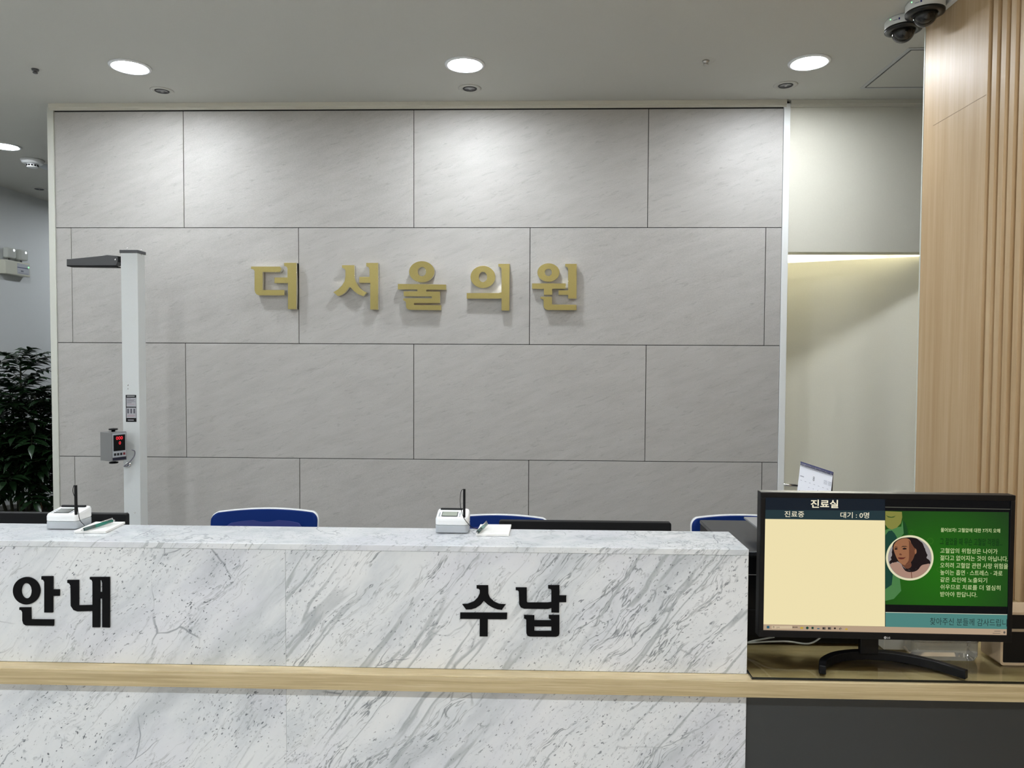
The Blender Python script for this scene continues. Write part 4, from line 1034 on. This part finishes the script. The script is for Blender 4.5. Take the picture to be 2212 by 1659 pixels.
# wooden box with black front
r = empty('tabletop_speaker', (1.92, -1.965, GZ))
SPX0, SPX1, SPY0, SPY1, SPZ = 1.770, 2.08, -2.004, -1.925, 0.886
def ring(bm):
    lo = rrect(SPX0, GZ+0.0005, SPX1, SPZ, 0.008); li = rrect(SPX0+0.006, GZ+0.0065, SPX1-0.006, SPZ-0.006, 0.005); n = len(lo)
    for y0, y1 in ((SPY0, SPY1),):
        A = [bm.verts.new((p[0], y0, p[1])) for p in lo]; B = [bm.verts.new((p[0], y1, p[1])) for p in lo]
        Ai = [bm.verts.new((p[0], y0, p[1])) for p in li]; Bi = [bm.verts.new((p[0], y1, p[1])) for p in li]
        for i in range(n):
            j = (i+1) % n
            bm.faces.new((A[i], A[j], B[j], B[i])); bm.faces.new((Ai[j], Ai[i], Bi[i], Bi[j])); bm.faces.new((A[j], A[i], Ai[i], Ai[j])); bm.faces.new((B[i], B[j], Bi[j], Bi[i]))
mesh('wooden_case', ring, mat('case_wood', (0.42, 0.32, 0.21), 0.45), r)
mesh('front_face', lambda bm: add_box(bm, (SPX0+0.0062, SPY0+0.002, GZ+0.007), (SPX1-0.0062, SPY1-0.002, SPZ-0.0065)), 'black_satin', r)
mesh('metal_strip', lambda bm: add_box(bm, (SPX0+0.0062, SPY0+0.0004, 0.838), (SPX1-0.0062, SPY0+0.0018, 0.845)), 'brushed_steel', r)
tag(r, 'small pale wood box with black front beside the large monitor', 'speaker')

# desk calendar standing on the staff side, above the large monitor
r = empty('desk_calendar', (1.545, -1.40, 0.99))
TL = at(1729, 1002, 'y', -1.40); TR = at(1799, 1025, 'y', -1.46)
down = Vector((-0.018, -0.055, -0.16))*1.0
BL = TL+down; BR = TR+down
BL = TL + Vector((-0.028, -0.03, -0.17)); BR = TR + Vector((-0.028, -0.03, -0.17))
nrm = (TR-TL).cross(BL-TL).normalized()
if nrm.y > 0: nrm = -nrm
def slab(a, b, c, d, th):
    def f(bm):
        lo = [bm.verts.new(q) for q in (a, b, c, d)]; hi = [bm.verts.new(q-nrm*th) for q in (a, b, c, d)]
        bm.faces.new(lo); bm.faces.new(hi[::-1])
        for i in range(4): bm.faces.new((lo[i], lo[(i+1) % 4], hi[(i+1) % 4], hi[i]))
    return f
mesh('page', slab(TL, TR, BR, BL, 0.003), mat('page_white', (0.80, 0.82, 0.88), 0.7), r)
off = Vector((0.03, 0.085, -0.17))
st = mesh('stand', lambda bm: [slab(TL-nrm*0.004, TR-nrm*0.004, BR-nrm*0.004, BL-nrm*0.004, 0.002)(bm), slab(TL-nrm*0.006, TR-nrm*0.006, TR+off, TL+off, 0.002)(bm)], 'black_matte', r)
du = (TR-TL).normalized(); dv = (BL-TL).normalized(); LU = (TR-TL).length
mesh('header_strip', slab(TL-dv*0.008+nrm*0.002, TR-dv*0.008+nrm*0.002, TR+dv*0.003+nrm*0.002, TL+dv*0.003+nrm*0.002, 0.010), mat('calendar_blue', srgb(30, 36, 92), 0.4), r)
def coil(bm):
    for k in range(26):
        c = TL + du*(LU*(k+0.5)/26) + nrm*0.0035
        add_tube(bm, [c-dv*0.004, c+nrm*0.002+dv*0.001, c+dv*0.008], 0.0006, 5)
mesh('binding', coil, 'brushed_steel', r)
R_ = Matrix((du, dv*-1, nrm)).transposed().to_4x4()
def onpage(u, v): return TL + du*u + dv*v + nrm*0.0005
def ptxt(nm, txt, u0, u1, v0, v1, m='sticker_ink'):
    me = fit_text(txt, u0, u1, -v1, -v0, 0.0); M = R_.copy(); M.translation = TL + nrm*0.0006 - r.location
    return link_mesh(nm, me, m, r, M)
ptxt('month_number', '8', 0.43*LU, 0.48*LU, 0.026, 0.040)
def marks(bm):
    def q(u, v, w_, h): bm.faces.new([bm.verts.new(onpage(a, b)+nrm*0.0002) for a, b in ((u, v), (u+w_, v), (u+w_, v+h), (u, v+h))])
    q(0.04*LU, 0.036, 0.012, 0.003)
    for k in range(7): q((0.06+0.135*k)*LU, 0.050, 0.005, 0.0012)
    for j in range(4):
        for k in range(7):
            if (j, k) in ((0, 0), (0, 1)): continue
            q((0.06+0.135*k)*LU, 0.064+0.020*j, 0.0022, 0.0024)
    for k in range(2):
        for j in range(5): q((0.76+0.13*k)*LU, 0.026+0.0028*j, 0.011, 0.0009)
mesh('print', marks, mat('calendar_print', (0.35, 0.36, 0.42), 0.8), r)
tag(r, 'white desk calendar with dark blue top edge and black stand behind the large monitor', 'calendar')
bz_ = min((c.matrix_basis @ v.co).z + r.location.z for c in r.children for v in c.data.vertices)
cx_ = (TL.x+TR.x)/2
sh = box('document_box', (cx_-0.10, -1.485, GZ+0.0005), (cx_+0.09, -1.27, bz_-0.0003), 'white_plastic', bev=0.003)
tag(sh, 'white document box hidden behind the large monitor, carrying the desk calendar', 'box')

# ==================================================================== CORRIDOR
r = empty('emergency_light', (X_L, 1.915, 2.14))
mat('ivory', (0.66, 0.66, 0.56), 0.45)
mesh('battery_box', lambda bm: add_box(bm, (X_L+0.0005, 1.775, 2.137), (X_L+0.055, 2.055, 2.245)), 'ivory', r, 0.005)
mat('clear_head', (0.60, 0.62, 0.58), 0.15)
mat('head_bulb', (0.9, 0.9, 0.9), 0.2, emit=(0.9, 0.95, 1), estr=1.2)
for y in (1.85, 1.985):
    h = mesh('lamp_head', lambda bm: add_box(bm, (X_L+0.010, y-0.046, 2.262), (X_L+0.060, y+0.046, 2.345)), 'clear_head', r, 0.012, 3)
    mesh('lamp_bulb', lambda bm: add_lathe(bm, [(0, 0.004), (0.008, 0.003), (0.010, 0), (0, 0)], 12, Matrix.Translation((X_L+0.0605, y+0.015, 2.325)) @ Matrix.Rotation(PI/2, 4, 'Y')), 'head_bulb', h)
    mesh('swivel', lambda bm: add_tube(bm, [(X_L+0.03, y, 2.243), (X_L+0.03, y, 2.264)], 0.008, 10), 'mid_grey_plastic', r)
lb = mesh('info_label', lambda bm: add_box(bm, (X_L+0.0552, 1.905, 2.150), (X_L+0.0558, 2.045, 2.232)), mat('label_grey', (0.50, 0.52, 0.56), 0.5), r)
mesh('label_stripe', lambda bm: add_box(bm, (X_L+0.0559, 1.905, 2.198), (X_L+0.0563, 2.030, 2.203)), mat('label_blue', (0.03, 0.04, 0.15), 0.5), lb)
mesh('label_print', lambda bm: [add_box(bm, (X_L+0.0559, 1.945, 2.168), (X_L+0.0563, 1.975, 2.180)), add_box(bm, (X_L+0.0559, 1.915, 2.156), (X_L+0.0563, 2.03, 2.159))], mat('label_ink', (0.2, 0.21, 0.26), 0.5), lb)
mesh('status_light', lambda bm: add_lathe(bm, [(0, 0.004), (0.005, 0.003), (0.007, 0), (0, 0)], 12, Matrix.Translation((X_L+0.0560, 2.035, 2.212)) @ Matrix.Rotation(PI/2, 4, 'Y')), 'led_green', r)
tag(r, 'ivory emergency light with two lamp heads on the corridor wall', 'emergency light')

# potted plant
PC = Vector((-2.93, 1.20, 0)); PR = 0.43
r = empty('potted_plant', PC)
mat('pot_white', (0.62, 0.62, 0.58), 0.4); mat('soil', (0.035, 0.028, 0.022), 0.95); mat('stake', srgb(120, 85, 62), 0.7)
bm = bmesh.new(); add_lathe(bm, [(0, 0), (0.20, 0), (0.215, 0.02), (0.26, PR-0.03), (0.275, PR-0.01), (0.275, PR), (0.255, PR), (0.245, PR-0.03), (0, PR-0.03)], 48); finish('pot', bm, 'pot_white', r)
bm = bmesh.new(); add_lathe(bm, [(0, PR-0.012), (0.15, PR-0.016), (0.246, PR-0.028)], 32); finish('soil', bm, 'soil', r)
bm = bmesh.new(); add_tube(bm, [(0.165, -0.05, PR-0.03), (0.18, -0.055, PR+0.30)], 0.007, 8); finish('stake', bm, 'stake', r)
lf = NT('leaf', 0.32)
lf.link(lf.ramp(noise(lf, coords(lf), 9, 3), [(0.35, (0.005, 0.014, 0.005, 1)), (0.7, (0.012, 0.038, 0.011, 1))]), 'Base Color')
mat('stem', (0.04, 0.045, 0.02), 0.7)
fol = bmesh.new(); stm = bmesh.new(); rnd = random.Random(11)
def leaflet(base, d, L_, w_, droop):
    d = d.normalized(); side = d.cross(Vector((0, 0, 1)))
    if side.length < 0.05: side = Vector((1, 0, 0))
    side.normalize(); side = (side + Vector((0, 0, rnd.uniform(-0.35, 0.35)))).normalized(); upv = side.cross(d)
    prev = None
    prof = [(0.0, 0.10), (0.18, 0.72), (0.42, 1.0), (0.68, 0.70), (0.86, 0.25), (1.0, 0.02)]
    for s, k in prof:
        c = base + d*(L_*s) + Vector((0, 0, -droop*L_*s*s))
        wv = side*(w_*k*0.5); lift = upv*abs(w_*k*0.16)
        cur = (fol.verts.new(c-wv+lift), fol.verts.new(c), fol.verts.new(c+wv+lift))
        if prev:
            f1 = fol.faces.new((prev[0], prev[1], cur[1], cur[0])); f2 = fol.faces.new((prev[1], prev[2], cur[2], cur[1])); f1.smooth = f2.smooth = True
        prev = cur
def frond(base, d, L_, pairs):
    """a compound leaf: stalk with pointed leaflets along it"""
    d = d.normalized(); pts = []
    for k in range(6):
        s = k/5; pts.append(base + d*(L_*s) + Vector((0, 0, -0.30*L_*s*s)))
    add_tube(stm, pts, [0.0022, 0.002, 0.0018, 0.0015, 0.0012, 0.0008], 4)
    side = d.cross(Vector((0, 0, 1))).normalized()
    for k in range(pairs):
        s = 0.30+0.62*k/(pairs-1); i = min(int(s*5), 4); b0 = pts[i].lerp(pts[i+1], s*5-i)
        for sg in (-1, 1):
            dd_ = d*0.55 + side*sg*rnd.uniform(0.75, 1.0) + Vector((0, 0, rnd.uniform(-0.15, 0.18)))
            leaflet(b0, dd_, L_*rnd.uniform(0.40, 0.52), 0.041*rnd.uniform(0.85, 1.25), rnd.uniform(0.2, 0.55))
    leaflet(pts[-1], d+Vector((0, 0, -0.3)), L_*0.48, 0.041, 0.4)
for sN, (sx, sy, top) in enumerate([(0.0, 0.0, 1.50), (-0.10, 0.05, 1.30), (0.10, -0.03, 1.25), (0.03, 0.12, 1.15), (-0.16, -0.09, 1.12), (0.15, 0.08, 1.02), (-0.04, -0.14, 0.92), (0.08, -0.16, 0.80)]):
    b = Vector((sx*0.5, sy*0.5, PR-0.03)); tt = Vector((sx*1.25, sy*1.25, top-0.02))
    pts = spline([b, b.lerp(tt, 0.5)+Vector((rnd.uniform(-.02, .02), rnd.uniform(-.02, .02), 0)), tt], 5)
    add_tube(stm, pts, [0.011-0.007*k/(len(pts)-1) for k in range(len(pts))], 7)
    nf = int(22 + (top-0.8)*28)
    for k in range(nf):
        s = 0.34 + 0.66*(k+0.5)/nf; i = min(int(s*(len(pts)-1)), len(pts)-2); b0 = pts[i].lerp(pts[i+1], s*(len(pts)-1)-i)
        a = k*2.39996 + sN*1.1
        tilt = 0.15 + 0.85*s if s > 0.75 else rnd.uniform(-0.05, 0.45)
        Lf = (0.25 if s < 0.85 else 0.25-0.55*(s-0.85))*rnd.uniform(0.85, 1.15)
        frond(b0, Vector((math.cos(a), math.sin(a), tilt)), Lf, 5)
finish('foliage', fol, 'leaf', r, smooth=True); finish('stem', stm, 'stem', r)
tag(r, 'dense dark green leafy plant in a white round pot by the corridor wall', 'plant')
